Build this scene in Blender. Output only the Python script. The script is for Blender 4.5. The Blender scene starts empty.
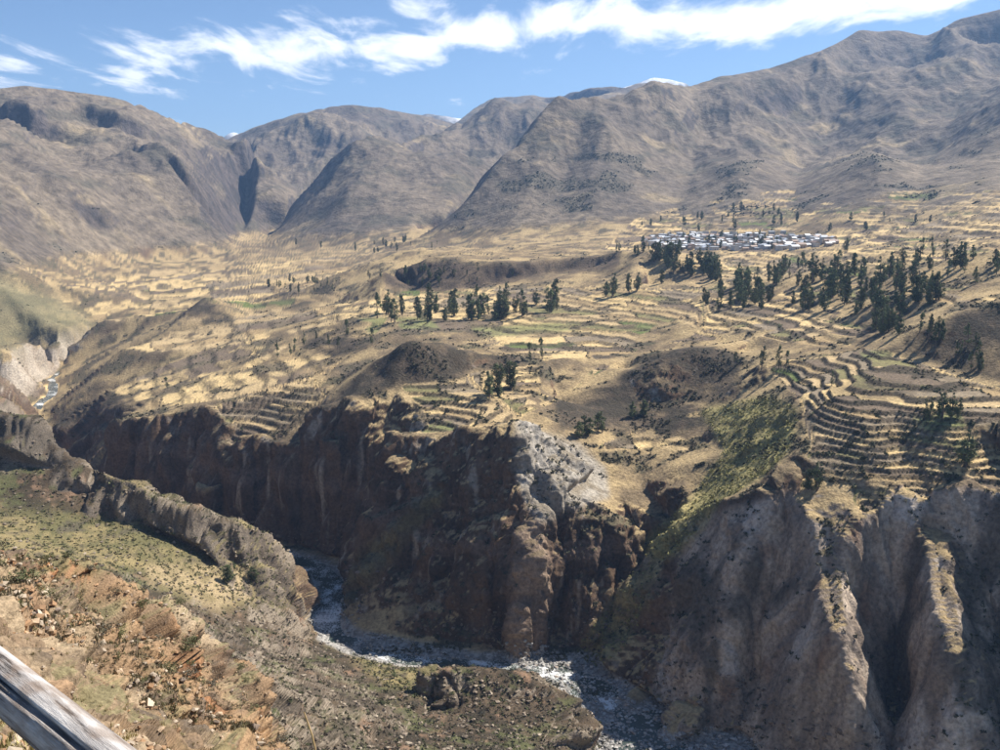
import bpy, math, random, time
import numpy as np
from mathutils import Vector, Matrix
from mathutils.geometry import delaunay_2d_cdt
T0 = time.time()
rng = np.random.default_rng(7)
random.seed(7)
S = 0.75                       # metres per survey unit
scene = bpy.context.scene
COL = scene.collection

# ------------------------------------------------------------------ camera
PITCH = math.atan(0.180)
cam_d = bpy.data.cameras.new("camera")
cam = bpy.data.objects.new("camera", cam_d); COL.objects.link(cam)
cam_d.sensor_width = 36.0; cam_d.lens = 36.0
cam_d.clip_start = 0.05; cam_d.clip_end = 60000.0
cam.location = (0, 0, 0)
cam.rotation_euler = (math.pi / 2 - PITCH, 0, 0)
scene.camera = cam

# ------------------------------------------------------------------ world: sky with thin cloud
SUN_AZ = math.radians(60.0)    # to the right of the view direction (+Y towards +X)
SUN_EL = math.radians(48.0)
world = bpy.data.worlds.new("World"); scene.world = world; world.use_nodes = True
def sky_nodes():
    nt = world.node_tree; nt.nodes.clear()
    N = lambda t, **k: (lambda n: ([setattr(n, a, b) for a, b in k.items()], n)[1])(nt.nodes.new(t))
    L = nt.links.new
    out = N('ShaderNodeOutputWorld'); bg = N('ShaderNodeBackground')
    sky = N('ShaderNodeTexSky', sky_type='NISHITA', sun_disc=False, sun_elevation=SUN_EL, sun_rotation=SUN_AZ,
            altitude=3300.0, air_density=1.0, dust_density=0.15, ozone_density=3.2)
    tc = N('ShaderNodeTexCoord'); sep = N('ShaderNodeSeparateXYZ'); L(tc.outputs['Generated'], sep.inputs[0])
    def M(op, a, b=None, c=None, clamp=False):
        n = N('ShaderNodeMath', operation=op, use_clamp=clamp)
        for i, v in enumerate((a, b, c)):
            if v is None: continue
            if hasattr(v, 'links') or hasattr(v, 'is_linked'): L(v, n.inputs[i])
            else: n.inputs[i].default_value = v
        return n.outputs[0]
    # a cloud deck at unit height: intersect the direction with a flat sheet
    zc = M('MAXIMUM', M('ADD', sep.outputs['Z'], 0.05), 0.02)
    px = M('DIVIDE', sep.outputs['X'], zc); py = M('DIVIDE', sep.outputs['Y'], zc)
    comb = N('ShaderNodeCombineXYZ'); L(px, comb.inputs[0]); L(py, comb.inputs[1])
    mp = N('ShaderNodeMapping'); L(comb.outputs[0], mp.inputs[0])
    mp.inputs['Location'].default_value = CLOUD_LOC
    mp.inputs['Rotation'].default_value = (0, 0, math.radians(CLOUD_ROT))
    mp.inputs['Scale'].default_value = CLOUD_SCALE
    n1 = N('ShaderNodeTexNoise'); n1.inputs['Scale'].default_value = 1.0; n1.inputs['Detail'].default_value = 11
    n1.inputs['Roughness'].default_value = 0.58; n1.inputs['Distortion'].default_value = 0.4
    L(mp.outputs[0], n1.inputs['Vector'])
    # a long drifting bank of cloud, with fair weather gaps on both sides
    lin = M('ADD', M('ADD', M('MULTIPLY', px, BANK[0]), M('MULTIPLY', py, BANK[1])), BANK[2])
    nb = N('ShaderNodeTexNoise'); nb.inputs['Scale'].default_value = 0.55; nb.inputs['Detail'].default_value = 3
    L(comb.outputs[0], nb.inputs['Vector'])
    lin = M('ADD', lin, M('MULTIPLY', M('SUBTRACT', nb.outputs['Fac'], 0.5), 1.2))
    bank = M('SUBTRACT', 1.0, M('ABSOLUTE', lin), clamp=True)
    west = N('ShaderNodeMapRange', interpolation_type='SMOOTHSTEP'); L(px, west.inputs['Value'])
    west.inputs['From Min'].default_value = -3.0; west.inputs['From Max'].default_value = -0.6; west.inputs['To Min'].default_value = 0.72
    dens = M('ADD', M('MULTIPLY', M('MULTIPLY', bank, BANK[3]), west.outputs[0]), n1.outputs['Fac'])
    ramp = N('ShaderNodeMapRange', interpolation_type='SMOOTHSTEP'); L(dens, ramp.inputs['Value'])
    ramp.inputs['From Min'].default_value = BANK[4]; ramp.inputs['From Max'].default_value = BANK[5]
    mix = N('ShaderNodeMix', data_type='RGBA'); L(ramp.outputs[0], mix.inputs['Factor'])
    L(sky.outputs[0], mix.inputs[6]); mix.inputs[7].default_value = CLOUD_COL
    L(mix.outputs[2], bg.inputs[0]); bg.inputs[1].default_value = SKY_STRENGTH
    L(bg.outputs[0], out.inputs[0])
SKY_STRENGTH = 0.076
CLOUD_COL = (10.5, 10.7, 11.0, 1)
CLOUD_LOC = (0.3, 0.0, 0.0); CLOUD_ROT = 0.0; CLOUD_SCALE = (2.6, 0.95, 1.0)
BANK = (0.36, 0.86, -4.2, 0.29, 0.60, 0.80)
sky_nodes()

sun_d = bpy.data.lights.new("sun", 'SUN'); sun_d.energy = 4.8; sun_d.angle = math.radians(0.5)
sun_d.color = (1.0, 0.94, 0.85)
sun = bpy.data.objects.new("sun", sun_d); COL.objects.link(sun)
sdir = Vector((math.sin(SUN_AZ) * math.cos(SUN_EL), math.cos(SUN_AZ) * math.cos(SUN_EL), math.sin(SUN_EL)))
sun.rotation_euler = (-sdir).to_track_quat('-Z', 'Y').to_euler()
sun.location = (300, 300, 500)

vs = scene.view_settings
vs.view_transform = 'Standard'; vs.look = 'None'; vs.exposure = 0.85; vs.gamma = 1.0; vs.use_curve_mapping = False
HAZE_COL = (0.34, 0.58, 1.0, 1); HAZE_DENSITY = 7.0e-5
scene.cycles.use_denoising = True
scene.cycles.max_bounces = 5; scene.cycles.diffuse_bounces = 3; scene.cycles.glossy_bounces = 2
scene.cycles.transmission_bounces = 2; scene.cycles.volume_bounces = 0; scene.cycles.transparent_max_bounces = 4

# ------------------------------------------------------------------ small helpers
def link(o, parent=None):
    COL.objects.link(o)
    if parent is not None: o.parent = parent
    return o
def tag(o, label=None, cat=None, group=None, kind=None):
    if label: o['label'] = label
    if cat: o['category'] = cat
    if group: o['group'] = group
    if kind: o['kind'] = kind
    return o
def mesh_np(name, V, F, mat=None, smooth=False, attrs=None):
    """V (n,3), F (m,k) arrays -> mesh datablock"""
    me = bpy.data.meshes.new(name)
    V = np.asarray(V, np.float32); F = np.asarray(F, np.int32)
    m, k = F.shape
    me.vertices.add(len(V)); me.vertices.foreach_set('co', V.ravel())
    me.loops.add(m * k); me.loops.foreach_set('vertex_index', F.ravel())
    me.polygons.add(m)
    me.polygons.foreach_set('loop_start', np.arange(0, m * k, k, dtype=np.int32))
    me.polygons.foreach_set('loop_total', np.full(m, k, np.int32))
    me.polygons.foreach_set('use_smooth', np.full(m, bool(smooth)))
    if attrs:
        for an, arr in attrs.items():
            arr = np.asarray(arr, np.float32)
            if arr.ndim == 1:
                a = me.attributes.new(an, 'FLOAT', 'POINT'); a.data.foreach_set('value', arr)
            else:
                a = me.color_attributes.new(an, 'FLOAT_COLOR', 'POINT')
                c = np.ones((len(arr), 4), np.float32); c[:, :3] = arr; a.data.foreach_set('color', c.ravel())
    me.update(); me.validate()
    if mat: me.materials.append(mat)
    return me

# perlin noise, vectorised
from concurrent.futures import ThreadPoolExecutor
_pool = ThreadPoolExecutor(4)
_perm = np.random.default_rng(11).permutation(512).astype(np.int32)
_perm = np.concatenate([_perm, _perm, _perm])
_gv = np.random.default_rng(12).normal(size=(512, 3)).astype(np.float32)
_gv /= np.linalg.norm(_gv, axis=1, keepdims=True)
_gx, _gy, _gz = (np.ascontiguousarray(_gv[:, k]) for k in range(3))
def _pn(x, y, z):
    xi = np.floor(x); yi = np.floor(y)
    xf = x - xi; yf = y - yi; xi = xi.astype(np.int32) & 511; yi = yi.astype(np.int32) & 511
    u = xf * xf * xf * (xf * (xf * 6 - 15) + 10); v = yf * yf * yf * (yf * (yf * 6 - 15) + 10)
    A = _perm[xi]; B = _perm[xi + 1]
    AA = _perm[A + yi]; AB = _perm[A + yi + 1]; BA = _perm[B + yi]; BB = _perm[B + yi + 1]
    if z is None:
        c = lambda h, dx, dy: _gx[h] * (xf - dx) + _gy[h] * (yf - dy)
        a = c(AA, 0, 0); a += u * (c(BA, 1, 0) - a); e = c(AB, 0, 1); e += u * (c(BB, 1, 1) - e)
        return (a + v * (e - a)) * np.float32(1.7)
    zi = np.floor(z); zf = z - zi; zi = zi.astype(np.int32) & 511
    w = zf * zf * zf * (zf * (zf * 6 - 15) + 10)
    r = []
    for dz in (0, 1):
        q = zi + dz; z1 = zf - dz
        def c(h, dx, dy):
            h = _perm[h + q]; return _gx[h] * (xf - dx) + _gy[h] * (yf - dy) + _gz[h] * z1
        a = c(AA, 0, 0); a += u * (c(BA, 1, 0) - a); e = c(AB, 0, 1); e += u * (c(BB, 1, 1) - e)
        r.append(a + v * (e - a))
    return (r[0] + w * (r[1] - r[0])) * np.float32(1.5)
def perlin(x, y, z=None):
    x, y = np.broadcast_arrays(np.asarray(x, np.float32), np.asarray(y, np.float32)); shp = x.shape
    x = x.ravel(); y = y.ravel(); z = None if z is None else np.broadcast_to(np.asarray(z, np.float32), shp).ravel()
    n = x.size; ck = 40000
    out = np.empty(n, np.float32)
    def job(i):
        out[i:i + ck] = _pn(x[i:i + ck], y[i:i + ck], None if z is None else z[i:i + ck])
    list(_pool.map(job, range(0, n, ck)))
    return out.reshape(shp)
def fbm(x, y, z=None, o=4, gain=0.5, ridged=False):
    s = 0; a = 1.0; t = 0.0; f = 1.0
    for i in range(o):
        n = perlin(x * f + 17.3 * i, y * f - 9.1 * i, None if z is None else z * f + 5.7 * i)
        if ridged: n = 1 - 2 * np.abs(n)
        s = s + a * n; t += a; a *= gain; f *= 2.03
    return s / t
def smooth01(x, a, b):
    t = np.clip((x - a) / (b - a), 0, 1); return t * t * (3 - 2 * t)
# ------------------------------------------------------------------ survey: break lines of the real ground
CT, ST = math.cos(PITCH), math.sin(PITCH)
def dtan(v):
    a = (v - 375.0) / 1000.0; return (0.18 + a) / (1 - 0.18 * a)
def P(u, v, Y):                # sighted point: bearing, level and forward distance
    z = -Y * dtan(v); dep = Y * CT - z * ST
    return ((u - 500) / 1000.0 * dep, Y, z)
def Q(u, v, z):                # sighted point of known elevation
    return P(u, v, -z / dtan(v))
def W(u, Y, z):                # unseen point: bearing, distance, elevation
    dep = Y * CT - z * ST; return ((u - 500) / 1000.0 * dep, Y, z)
LINES = []; SKYL = []
def BL(*pts): LINES.append([P(*p) for p in pts])
def BQ(*pts): LINES.append([Q(*p) for p in pts])
def BW(*pts): LINES.append([W(*p) for p in pts])
def RIDGE(*pts, drop=0.07, back=1.18):
    LINES.append([P(*p) for p in pts])
    LINES.append([(x * back, y * back, z - drop * y * min(1.0, max(0.0, (z + 140) / 300))) for x, y, z in LINES[-1]])

# river: far bank, near bank, bed
far_bank = [W(1400, 290, -301), W(1180, 345, -301), W(1014, 405, -300.5), W(900, 458, -300.5)] + \
    [Q(u, v, -300) for u, v in ((748, 750), (720, 737), (680, 714), (640, 692), (604, 674), (565, 657), (530, 653), (490, 658),
                                (440, 658), (380, 649), (352, 641), (343, 628), (345, 605), (350, 582))] + \
    [W(345, 772, -298), W(300, 812, -297), W(250, 838, -296), W(190, 860, -295), W(140, 905, -294), W(100, 985, -292), W(64, 1120, -290)] + \
    [Q(u, v, z) for u, v, z in ((42, 408, -288.5), (58, 395, -287), (60, 385, -286), (58, 375, -285))] + [W(62, 1650, -283.5)]
near_bank = [W(1400, 235, -301), W(1100, 290, -301), W(900, 345, -301), W(760, 400, -301), W(650, 450, -300.5)] + \
    [Q(u, v, -300) for u, v in ((592, 742), (588, 715), (565, 692), (545, 679), (500, 673), (440, 670), (385, 663), (350, 653),
                                (325, 642), (312, 628), (306, 612), (318, 596), (322, 580))] + \
    [W(300, 765, -298), W(262, 790, -297), W(200, 812, -296), W(140, 840, -295), W(86, 930, -293), W(44, 1090, -290)] + \
    [Q(u, v, z) for u, v, z in ((30, 408, -288.5), (42, 396, -287), (48, 386, -286), (46, 376, -285))] + [W(46, 1640, -283.5)]
LINES += [far_bank, near_bank]
# drop of the bed a little below the water between the banks
def resamp(L, n):
    A = np.array(L); s = np.r_[0, np.cumsum(np.linalg.norm(np.diff(A, axis=0), axis=1))]
    t = np.linspace(0, s[-1], n); return np.stack([np.interp(t, s, A[:, k]) for k in range(3)], 1)
fbk, nbk = resamp(far_bank, 160), resamp(near_bank, 160)
# match near bank samples to the closest far bank sample
ctr = []
for p in fbk:
    q = nbk[np.argmin(((nbk - p) ** 2).sum(1))]; ctr.append((p + q) / 2)
ctr = np.array(ctr)
k9 = np.ones(9) / 9
ctr = np.stack([np.convolve(np.pad(ctr[:, k], 4, mode='edge'), k9, 'valid') for k in range(3)], 1)
half_w = np.array([np.sqrt(((nbk - p) ** 2).sum(1).min()) for p in ctr])
LINES.append([(x, y, z - (1.3 if (x > 10 or y > 1000) else 2.4)) for x, y, z in ctr])

# far rim: the block, the benches, the promontory
BL((84, 470, 1010), (92, 448, 990), (104, 434, 975), (120, 421, 965), (150, 415, 950), (190, 408, 940), (212, 405, 925), (222, 418, 905), (224, 440, 890))
BL((224, 440, 890), (212, 468, 868), (235, 463, 862), (270, 453, 850), (310, 446, 832), (350, 441, 812), (400, 437, 785), (430, 428, 762), (447, 444, 730), (470, 440, 716), (500, 428, 702), (520, 417, 700))
# top of the undercut, so that the wall stays steep
BW((88, 985, -291), (125, 940, -292), (180, 893, -293), (215, 872, -287), (245, 850, -293), (300, 826, -296), (345, 793, -297))
# buttress and promontory front
BL((447, 446, 722), (440, 475, 712), (425, 505, 705), (395, 545, 702), (368, 582, 700), (350, 612, 690))
BL((520, 417, 700), (521, 450, 683), (527, 490, 664), (540, 517, 650))
BL((540, 517, 650), (524, 530, 640), (530, 560, 632), (536, 600, 624), (518, 636, 620), (514, 650, 618))
BL((556, 545, 655), (562, 600, 638), (556, 640, 628))
BL((498, 520, 658), (500, 580, 642), (496, 640, 627))
BL((470, 470, 703), (462, 520, 682), (452, 580, 662), (445, 640, 634))
BL((420, 540, 688), (405, 590, 672), (390, 635, 645))
BL((540, 517, 650), (562, 497, 668), (590, 500, 672), (612, 515, 668), (640, 545, 660), (648, 556, 655))
BL((600, 560, 648), (590, 610, 636), (575, 645, 626))
BL((650, 562, 660), (634, 585, 648), (620, 612, 638), (604, 640, 625), (592, 658, 616))
# massif on the right: rim, ribs and hollows
BL((652, 558, 655), (668, 536, 640), (700, 512, 612), (740, 496, 592), (770, 487, 582), (800, 490, 574), (850, 495, 562), (870, 514, 548), (910, 523, 544), (950, 527, 540), (975, 516, 536), (1000, 503, 532), (1060, 482, 520), (1200, 465, 480), (1350, 455, 430))
BL((700, 512, 612), (690, 560, 603), (676, 610, 588), (655, 660, 570), (640, 688, 562))
BL((770, 492, 576), (748, 570, 558), (722, 640, 543), (693, 700, 532))
BL((800, 505, 565), (776, 580, 560), (752, 660, 548), (742, 735, 519))
BL((824, 548, 542), (836, 620, 500), (852, 690, 477), (872, 765, 462))
BL((882, 548, 546), (888, 600, 546), (893, 660, 534), (898, 750, 498))
BL((932, 545, 528), (946, 620, 486), (966, 690, 464), (992, 770, 448))
BL((975, 560, 527), (1000, 640, 506), (1030, 720, 478))
BL((1060, 520, 492), (1080, 620, 468), (1100, 740, 430))
BL((1200, 540, 455), (1230, 650, 420), (1250, 760, 385))

# plateau
for p in ((230, 452, -226), (300, 385, -178), (330, 436, -197), (400, 426, -180), (360, 402, -171), (420, 402, -167), (470, 424, -167),
          (440, 388, -160), (350, 320, -151), (300, 342, -172), (200, 350, -200), (150, 398, -213), (200, 393, -204), (120, 352, -216), (100, 320, -214),
          (150, 300, -205), (250, 300, -187), (200, 270, -187), (100, 282, -202), (260, 251, -168), (330, 282, -167), (350, 252, -150), (300, 262, -165),
          (450, 302, -140), (500, 326, -146), (560, 332, -147), (600, 342, -151), (650, 320, -136), (700, 325, -131), (550, 360, -153), (620, 372, -164),
          (540, 392, -166), (600, 412, -178), (650, 450, -195), (690, 402, -172), (700, 442, -188), (640, 482, -209), (580, 450, -190), (590, 480, -206), (615, 495, -212),
          (740, 342, -137), (800, 312, -115), (860, 346, -121), (820, 362, -128), (760, 366, -138), (800, 345, -127), (745, 352, -141), (500, 400, -163), (480, 350, -150), (520, 350, -152),
          (850, 402, -131), (900, 400, -128), (1000, 412, -129), (820, 432, -147), (900, 442, -148), (1000, 452, -149), (800, 462, -160), (850, 470, -161), (900, 484, -165), (980, 482, -160), (860, 490, -170), (930, 500, -172),
          (870, 425, -139), (950, 425, -136), (1080, 430, -128), (1200, 420, -112), (1300, 400, -95),
          (900, 292, -86), (950, 282, -77), (1000, 272, -67), (900, 262, -71), (1000, 252, -52), (850, 267, -87), (700, 292, -119), (750, 272, -105), (650, 292, -127),
          (800, 262, -92), (850, 250, -74), (1100, 260, -50), (1200, 255, -35), (1300, 250, -25), (760, 300, -112), (850, 305, -104), (560, 300, -132), (600, 312, -136), (380, 300, -150), (420, 325, -144),
          (620, 249, -97), (680, 250, -97), (740, 250, -94), (800, 246, -88), (620, 240, -92), (700, 237, -86), (760, 237, -84), (830, 236, -76), (450, 247, -110), (520, 243, -104), (560, 241, -100),
          (900, 236, -62), (960, 238, -55), (1040, 238, -44), (1150, 236, -30), (1300, 232, -18),
          (60, 420, -266), (100, 405, -236), (120, 385, -226), (80, 385, -262), (90, 430, -258), (75, 445, -276)):
    LINES.append([Q(*p)])
# stepped slope above the left rim
BQ((228, 446, -221), (245, 426, -208), (262, 410, -198), (285, 395, -185), (305, 382, -176)); BQ((250, 449, -219), (268, 433, -208), (288, 416, -197), (312, 398, -185)); BQ((272, 445, -216), (300, 429, -204))
# knolls and hills on the plateau
BL((330, 396, 900), (368, 366, 890), (400, 342, 882), (412, 337, 880), (430, 342, 886), (448, 348, 890))
BQ((320, 418, -186), (352, 396, -168), (400, 384, -159), (440, 380, -157), (462, 372, -154))
BQ((350, 372, -170), (390, 334, -148), (412, 329, -145), (450, 335, -147))
BL((405, 341, 878), (395, 362, 862), (385, 380, 850))
BL((180, 312, 1660), (205, 294, 1640), (222, 302, 1670))
BQ((165, 335, -206), (205, 335, -198), (240, 330, -192))
BL((255, 305, 1700), (290, 290, 1750), (330, 288, 1720)); BQ((250, 318, -190), (330, 305, -172))
BL((560, 402, 850), (590, 392, 856), (628, 378, 864), (660, 358, 872), (690, 347, 882), (715, 346, 884), (732, 358, 868), (738, 378, 830))
BQ((600, 404, -176), (640, 404, -175), (690, 400, -171), (725, 404, -166)); BQ((600, 372, -160), (660, 342, -146), (715, 334, -135))
BL((385, 268, 1560), (400, 259, 1580), (440, 259, 1575), (480, 263, 1540), (530, 261, 1530), (555, 258, 1545), (600, 254, 1520), (618, 251, 1490))
BQ((380, 286, -146), (420, 288, -139), (470, 288, -136), (510, 281, -128), (555, 271, -113), (610, 269, -109)); BQ((400, 250, -98), (480, 252, -98), (560, 248, -96), (610, 246, -94))
BL((618, 251, 1500), (645, 250, 1450), (680, 258, 1400), (710, 272, 1350)); BQ((628, 284, -114), (680, 286, -113), (715, 290, -113)); BQ((650, 252, -98), (720, 256, -99))
BL((735, 282, 1240), (770, 276, 1190), (800, 272, 1160), (850, 258, 1180)); BQ((740, 298, -113), (800, 298, -107))
BL((748, 338, 915), (790, 325, 940), (830, 322, 910))
BL((880, 345, 765), (900, 335, 760), (920, 325, 755), (960, 311, 748), (1000, 303, 742), (1060, 300, 735), (1150, 290, 700), (1300, 280, 650))
BL((880, 352, 742), (905, 356, 732), (930, 360, 718), (965, 372, 690), (1000, 384, 655), (1060, 390, 620), (1200, 385, 570))
BQ((890, 322, -106), (940, 302, -88), (1000, 290, -76), (1060, 285, -68))
BL((830, 388, 668), (870, 380, 672), (910, 385, 655)); BQ((835, 398, -131), (880, 402, -131), (915, 402, -128))
BQ((790, 388, -142), (762, 420, -161), (732, 460, -183), (702, 492, -203), (675, 525, -225), (655, 548, -240))
BL((784, 424, 672), (798, 418, 660), (808, 432, 625), (802, 452, 592))
BQ((770, 462, -168), (790, 466, -160))

# left bank upstream: pale cliff, benches
BL((-120, 362, 1385), (-40, 356, 1400), (0, 352, 1428), (40, 340, 1592), (62, 332, 1690), (80, 327, 1755), (94, 326, 1800))
BL((-120, 420, 1330), (-30, 412, 1345)); BL((40, 402, 1388), (0, 406, 1370), (-20, 404, 1375))
BL((20, 390, 1470), (38, 381, 1535), (52, 371, 1618), (70, 358, 1700), (88, 346, 1765))
BL((-100, 283, 1800), (0, 288, 1830), (40, 304, 1840), (85, 318, 1865))
BL((-100, 252, 1950), (0, 261, 1960), (25, 272, 1965), (50, 287, 1965), (66, 301, 1940))
BL((-100, 276, 1890), (0, 282, 1895), (25, 293, 1900), (50, 303, 1895), (70, 309, 1890))
BL((0, 372, 1240), (20, 388, 1280), (35, 405, 1330)); BL((-100, 380, 1150), (-100, 400, 1000)); BL((0, 395, 1060), (20, 405, 1120))

# spur below the mirador, across from the block
BL((-160, 380, 680), (-60, 395, 690), (0, 408, 700), (25, 411, 705), (45, 433, 700), (60, 445, 696), (82, 463, 690), (105, 472, 675), (130, 478, 661), (165, 492, 652), (200, 504, 646), (213, 519, 642), (240, 519, 660), (258, 530, 668), (280, 554, 690), (300, 575, 712), (308, 592, 716))
BL((-160, 440, 660), (-60, 450, 680), (0, 452, 690), (40, 466, 691), (85, 469, 697))
BL((-60, 478, 660), (0, 482, 668), (60, 495, 668), (95, 492, 677))
BL((-100, 500, 630), (0, 506, 642), (60, 516, 643), (100, 521, 648), (150, 524, 649), (190, 543, 642), (212, 546, 642), (230, 560, 642))
BW((-100, 900, -270), (-20, 900, -280), (40, 860, -285), (100, 800, -286), (160, 762, -288), (220, 745, -290), (270, 748, -293))
BL((250, 545, 650), (270, 575, 655), (285, 600, 655))
BL((-60, 522, 590), (0, 530, 592), (60, 545, 585), (120, 560, 580), (180, 582, 580), (240, 588, 612), (272, 602, 628), (292, 606, 660))
BL((140, 598, 530), (215, 612, 562), (270, 630, 582), (305, 640, 627))
BL((-60, 545, 500), (0, 555, 508), (60, 575, 505), (140, 608, 500), (200, 630, 506), (260, 650, 536), (305, 662, 566), (335, 655, 602))
BL((190, 650, 420), (240, 665, 445), (290, 680, 480))
BL((262, 690, 398), (280, 700, 402), (330, 700, 460), (370, 690, 520))
BL((300, 750, 330), (345, 750, 402), (400, 740, 445), (420, 720, 492))
BL((350, 660, 588), (385, 678, 560), (420, 688, 540), (425, 672, 572))
# knoll by the river
BL((432, 672, 522), (446, 667, 524), (480, 667, 530), (520, 673, 530), (550, 690, 521), (572, 718, 508), (582, 750, 495))
BL((425, 700, 515), (432, 711, 512), (455, 718, 500), (475, 700, 512))
BL((470, 742, 455), (540, 745, 465)); BW((420, 380, -238), (520, 390, -246), (600, 410, -262))
# ridge of ochre rock close below
BL((-90, 540, 95), (-40, 556, 102), (0, 568, 110), (60, 582, 117), (100, 600, 126), (130, 619, 136), (160, 622, 151), (190, 632, 166), (215, 655, 176), (245, 690, 185), (265, 730, 190), (276, 765, 192))
BW((-90, 260, -95), (0, 250, -102), (60, 250, -114), (130, 262, -138), (200, 282, -158), (250, 272, -166), (295, 250, -165))
BL((-60, 600, 55), (0, 618, 60), (50, 640, 66), (100, 662, 76), (150, 690, 92), (200, 722, 112), (240, 750, 140))
BL((0, 660, 38), (60, 690, 46), (120, 720, 58), (170, 750, 74))
BL((-60, 690, 20), (0, 700, 24), (50, 722, 28), (100, 752, 34)); BL((-60, 740, 10), (0, 752, 11))
BW((-400, 1.0, -2.25), (200, 0.8, -2.25), (700, 0.8, -2.25), (1500, 1.0, -2.25)); BW((-400, 3, -2.5), (100, 3, -2.6), (400, 3, -2.9), (900, 3, -3.0), (1500, 3, -2.9))
for _Y in (5, 8, 12, 18, 27, 40, 60, 90, 130, 180):
    _k = 0.9 if _Y < 10 else 1.0
    BW(*[(_u, _Y, -_Y * _s * _k - (0.8 if _Y < 10 else 0)) for _u, _s in ((330, .69), (450, .75), (600, .78), (800, .80), (1000, .80), (1200, .78), (1450, .74))])
BL((-80, 765, 5.5), (60, 790, 5.5), (200, 800, 5.5)); BL((120, 770, 18), (200, 775, 40), (250, 775, 80))
BW((380, 250, -165), (600, 250, -187), (850, 230, -185), (1100, 200, -168), (1400, 160, -140))

# ---- mountains
M1C = [(-200, 70, 3500), (-100, 92, 3700), (0, 88, 3800), (28, 84, 3850), (60, 90, 3900), (100, 95, 4000), (130, 98, 4100), (170, 115, 4250), (200, 125, 4350), (228, 138, 4500)]
RIDGE(*M1C)
BL((228, 138, 4500), (245, 160, 4400), (258, 186, 4200), (252, 212, 3950), (241, 236, 3600))
BL((110, 100, 4000), (125, 148, 3600), (150, 168, 3350), (195, 207, 3150), (218, 242, 3020))
BL((60, 120, 3800), (90, 172, 3300), (140, 224, 2880)); BL((170, 135, 4200), (195, 180, 3800), (222, 225, 3450), (230, 240, 3330))
BL((0, 120, 3600), (20, 155, 3150), (60, 205, 2750), (100, 250, 2600)); BL((-60, 150, 3000), (-20, 200, 2500), (0, 240, 2200), (40, 268, 2200))
BL((-200, 200, 2200), (-100, 225, 2100)); BQ((100, 268, -180), (160, 262, -182), (205, 256, -172))
# dark rock steps on the left mountain
BL((126, 166, 3420), (150, 157, 3400), (168, 176, 3340), (193, 198, 3260)); BL((130, 190, 3385), (152, 188, 3365), (171, 204, 3305), (195, 219, 3230))
BL((-10, 110, 3520), (18, 107, 3510), (31, 128, 3460)); BL((-10, 165, 3470), (15, 170, 3450), (33, 163, 3425))
BL((86, 121, 3720), (103, 117, 3710), (122, 140, 3660)); BL((90, 150, 3675), (108, 161, 3650), (127, 166, 3615))
M2C = [(215, 150, 6300), (228, 140, 6200), (245, 130, 6000), (300, 112, 5800), (350, 104, 5800), (385, 108, 6000), (430, 116, 6400), (455, 124, 6600)]
RIDGE(*M2C)
BL((236, 249, 3000), (240, 243, 3300), (243, 239, 3550), (246, 236, 3700)); BL((258, 248, 3050), (262, 244, 3300), (266, 240, 3500), (268, 236, 3700))
BL((241, 236, 3650), (250, 230, 3900), (247, 222, 4050), (254, 200, 4500), (264, 178, 4950), (276, 152, 5400))
BL((300, 118, 5700), (310, 150, 5200), (300, 185, 4600), (283, 228, 3700)); BL((380, 120, 5900), (360, 150, 5300), (335, 178, 4700))
M3C = [(272, 246, 3250), (300, 226, 3400), (330, 196, 3600), (365, 165, 3900), (400, 143, 4300), (430, 138, 4600), (480, 128, 5000), (530, 116, 5300), (580, 106, 5700)]
RIDGE(*M3C, drop=0.05)
BL((400, 150, 4200), (385, 190, 3600), (372, 225, 3100), (360, 245, 2850)); BL((430, 160, 4300), (420, 200, 3500), (410, 240, 2850))
BL((360, 185, 3700), (340, 225, 3150), (330, 248, 2950)); BL((470, 160, 4500), (455, 200, 3500), (440, 235, 2950))
M3B = [(455, 125, 7600), (470, 113, 7500), (490, 99, 7400), (505, 98, 7400), (522, 96, 7200), (540, 95, 7100), (560, 92, 7000), (590, 84, 6800), (640, 83, 6700), (690, 90, 6700)]
RIDGE(*M3B)
SNOW = [(600, 96, 10500), (630, 84, 10500), (652, 76, 10500), (668, 77, 10500), (684, 80, 10500), (700, 92, 10600)]
RIDGE(*SNOW)
SNOW2 = [(205, 150, 10300), (222, 138, 10300), (232, 131, 10300), (240, 133, 10300), (252, 145, 10300)]
RIDGE(*SNOW2)
SNOW3 = [(380, 122, 10300), (400, 116, 10300), (425, 113, 10300), (445, 114, 10300), (462, 118, 10300), (480, 124, 10300)]
RIDGE(*SNOW3)
M4C = [(430, 244, 2620), (460, 215, 2750), (490, 187, 2900), (530, 150, 3150), (560, 127, 3350), (600, 108, 3550), (650, 93, 3750), (690, 87, 3850), (720, 76, 4050), (755, 70, 4200), (790, 60, 4350), (830, 45, 4500),
       (860, 28, 4700), (900, 30, 4800), (930, 36, 4720), (960, 17, 4650), (1000, 8, 4620), (1060, -5, 4600), (1200, 20, 4300), (1350, 40, 4000)]
RIDGE(*M4C)
BL((650, 97, 3650), (612, 135, 3250), (592, 175, 2900), (600, 215, 2500), (610, 232, 2330))
BL((700, 108, 3750), (692, 150, 3350), (688, 192, 2850), (660, 226, 2380))
BL((560, 140, 3250), (540, 185, 2850), (500, 235, 2450)); BL((590, 135, 3350), (565, 185, 2900), (555, 232, 2400))
BL((780, 78, 4250), (758, 120, 3650), (738, 165, 3000), (742, 212, 2350)); BL((850, 72, 4500), (838, 120, 3900), (800, 166, 3250), (790, 216, 2250))
BL((918, 44, 4640), (940, 34, 4620), (965, 24, 4580), (1010, 18, 4540)); BL((918, 64, 4590), (940, 64, 4560), (968, 60, 4520), (1010, 54, 4480))
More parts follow.
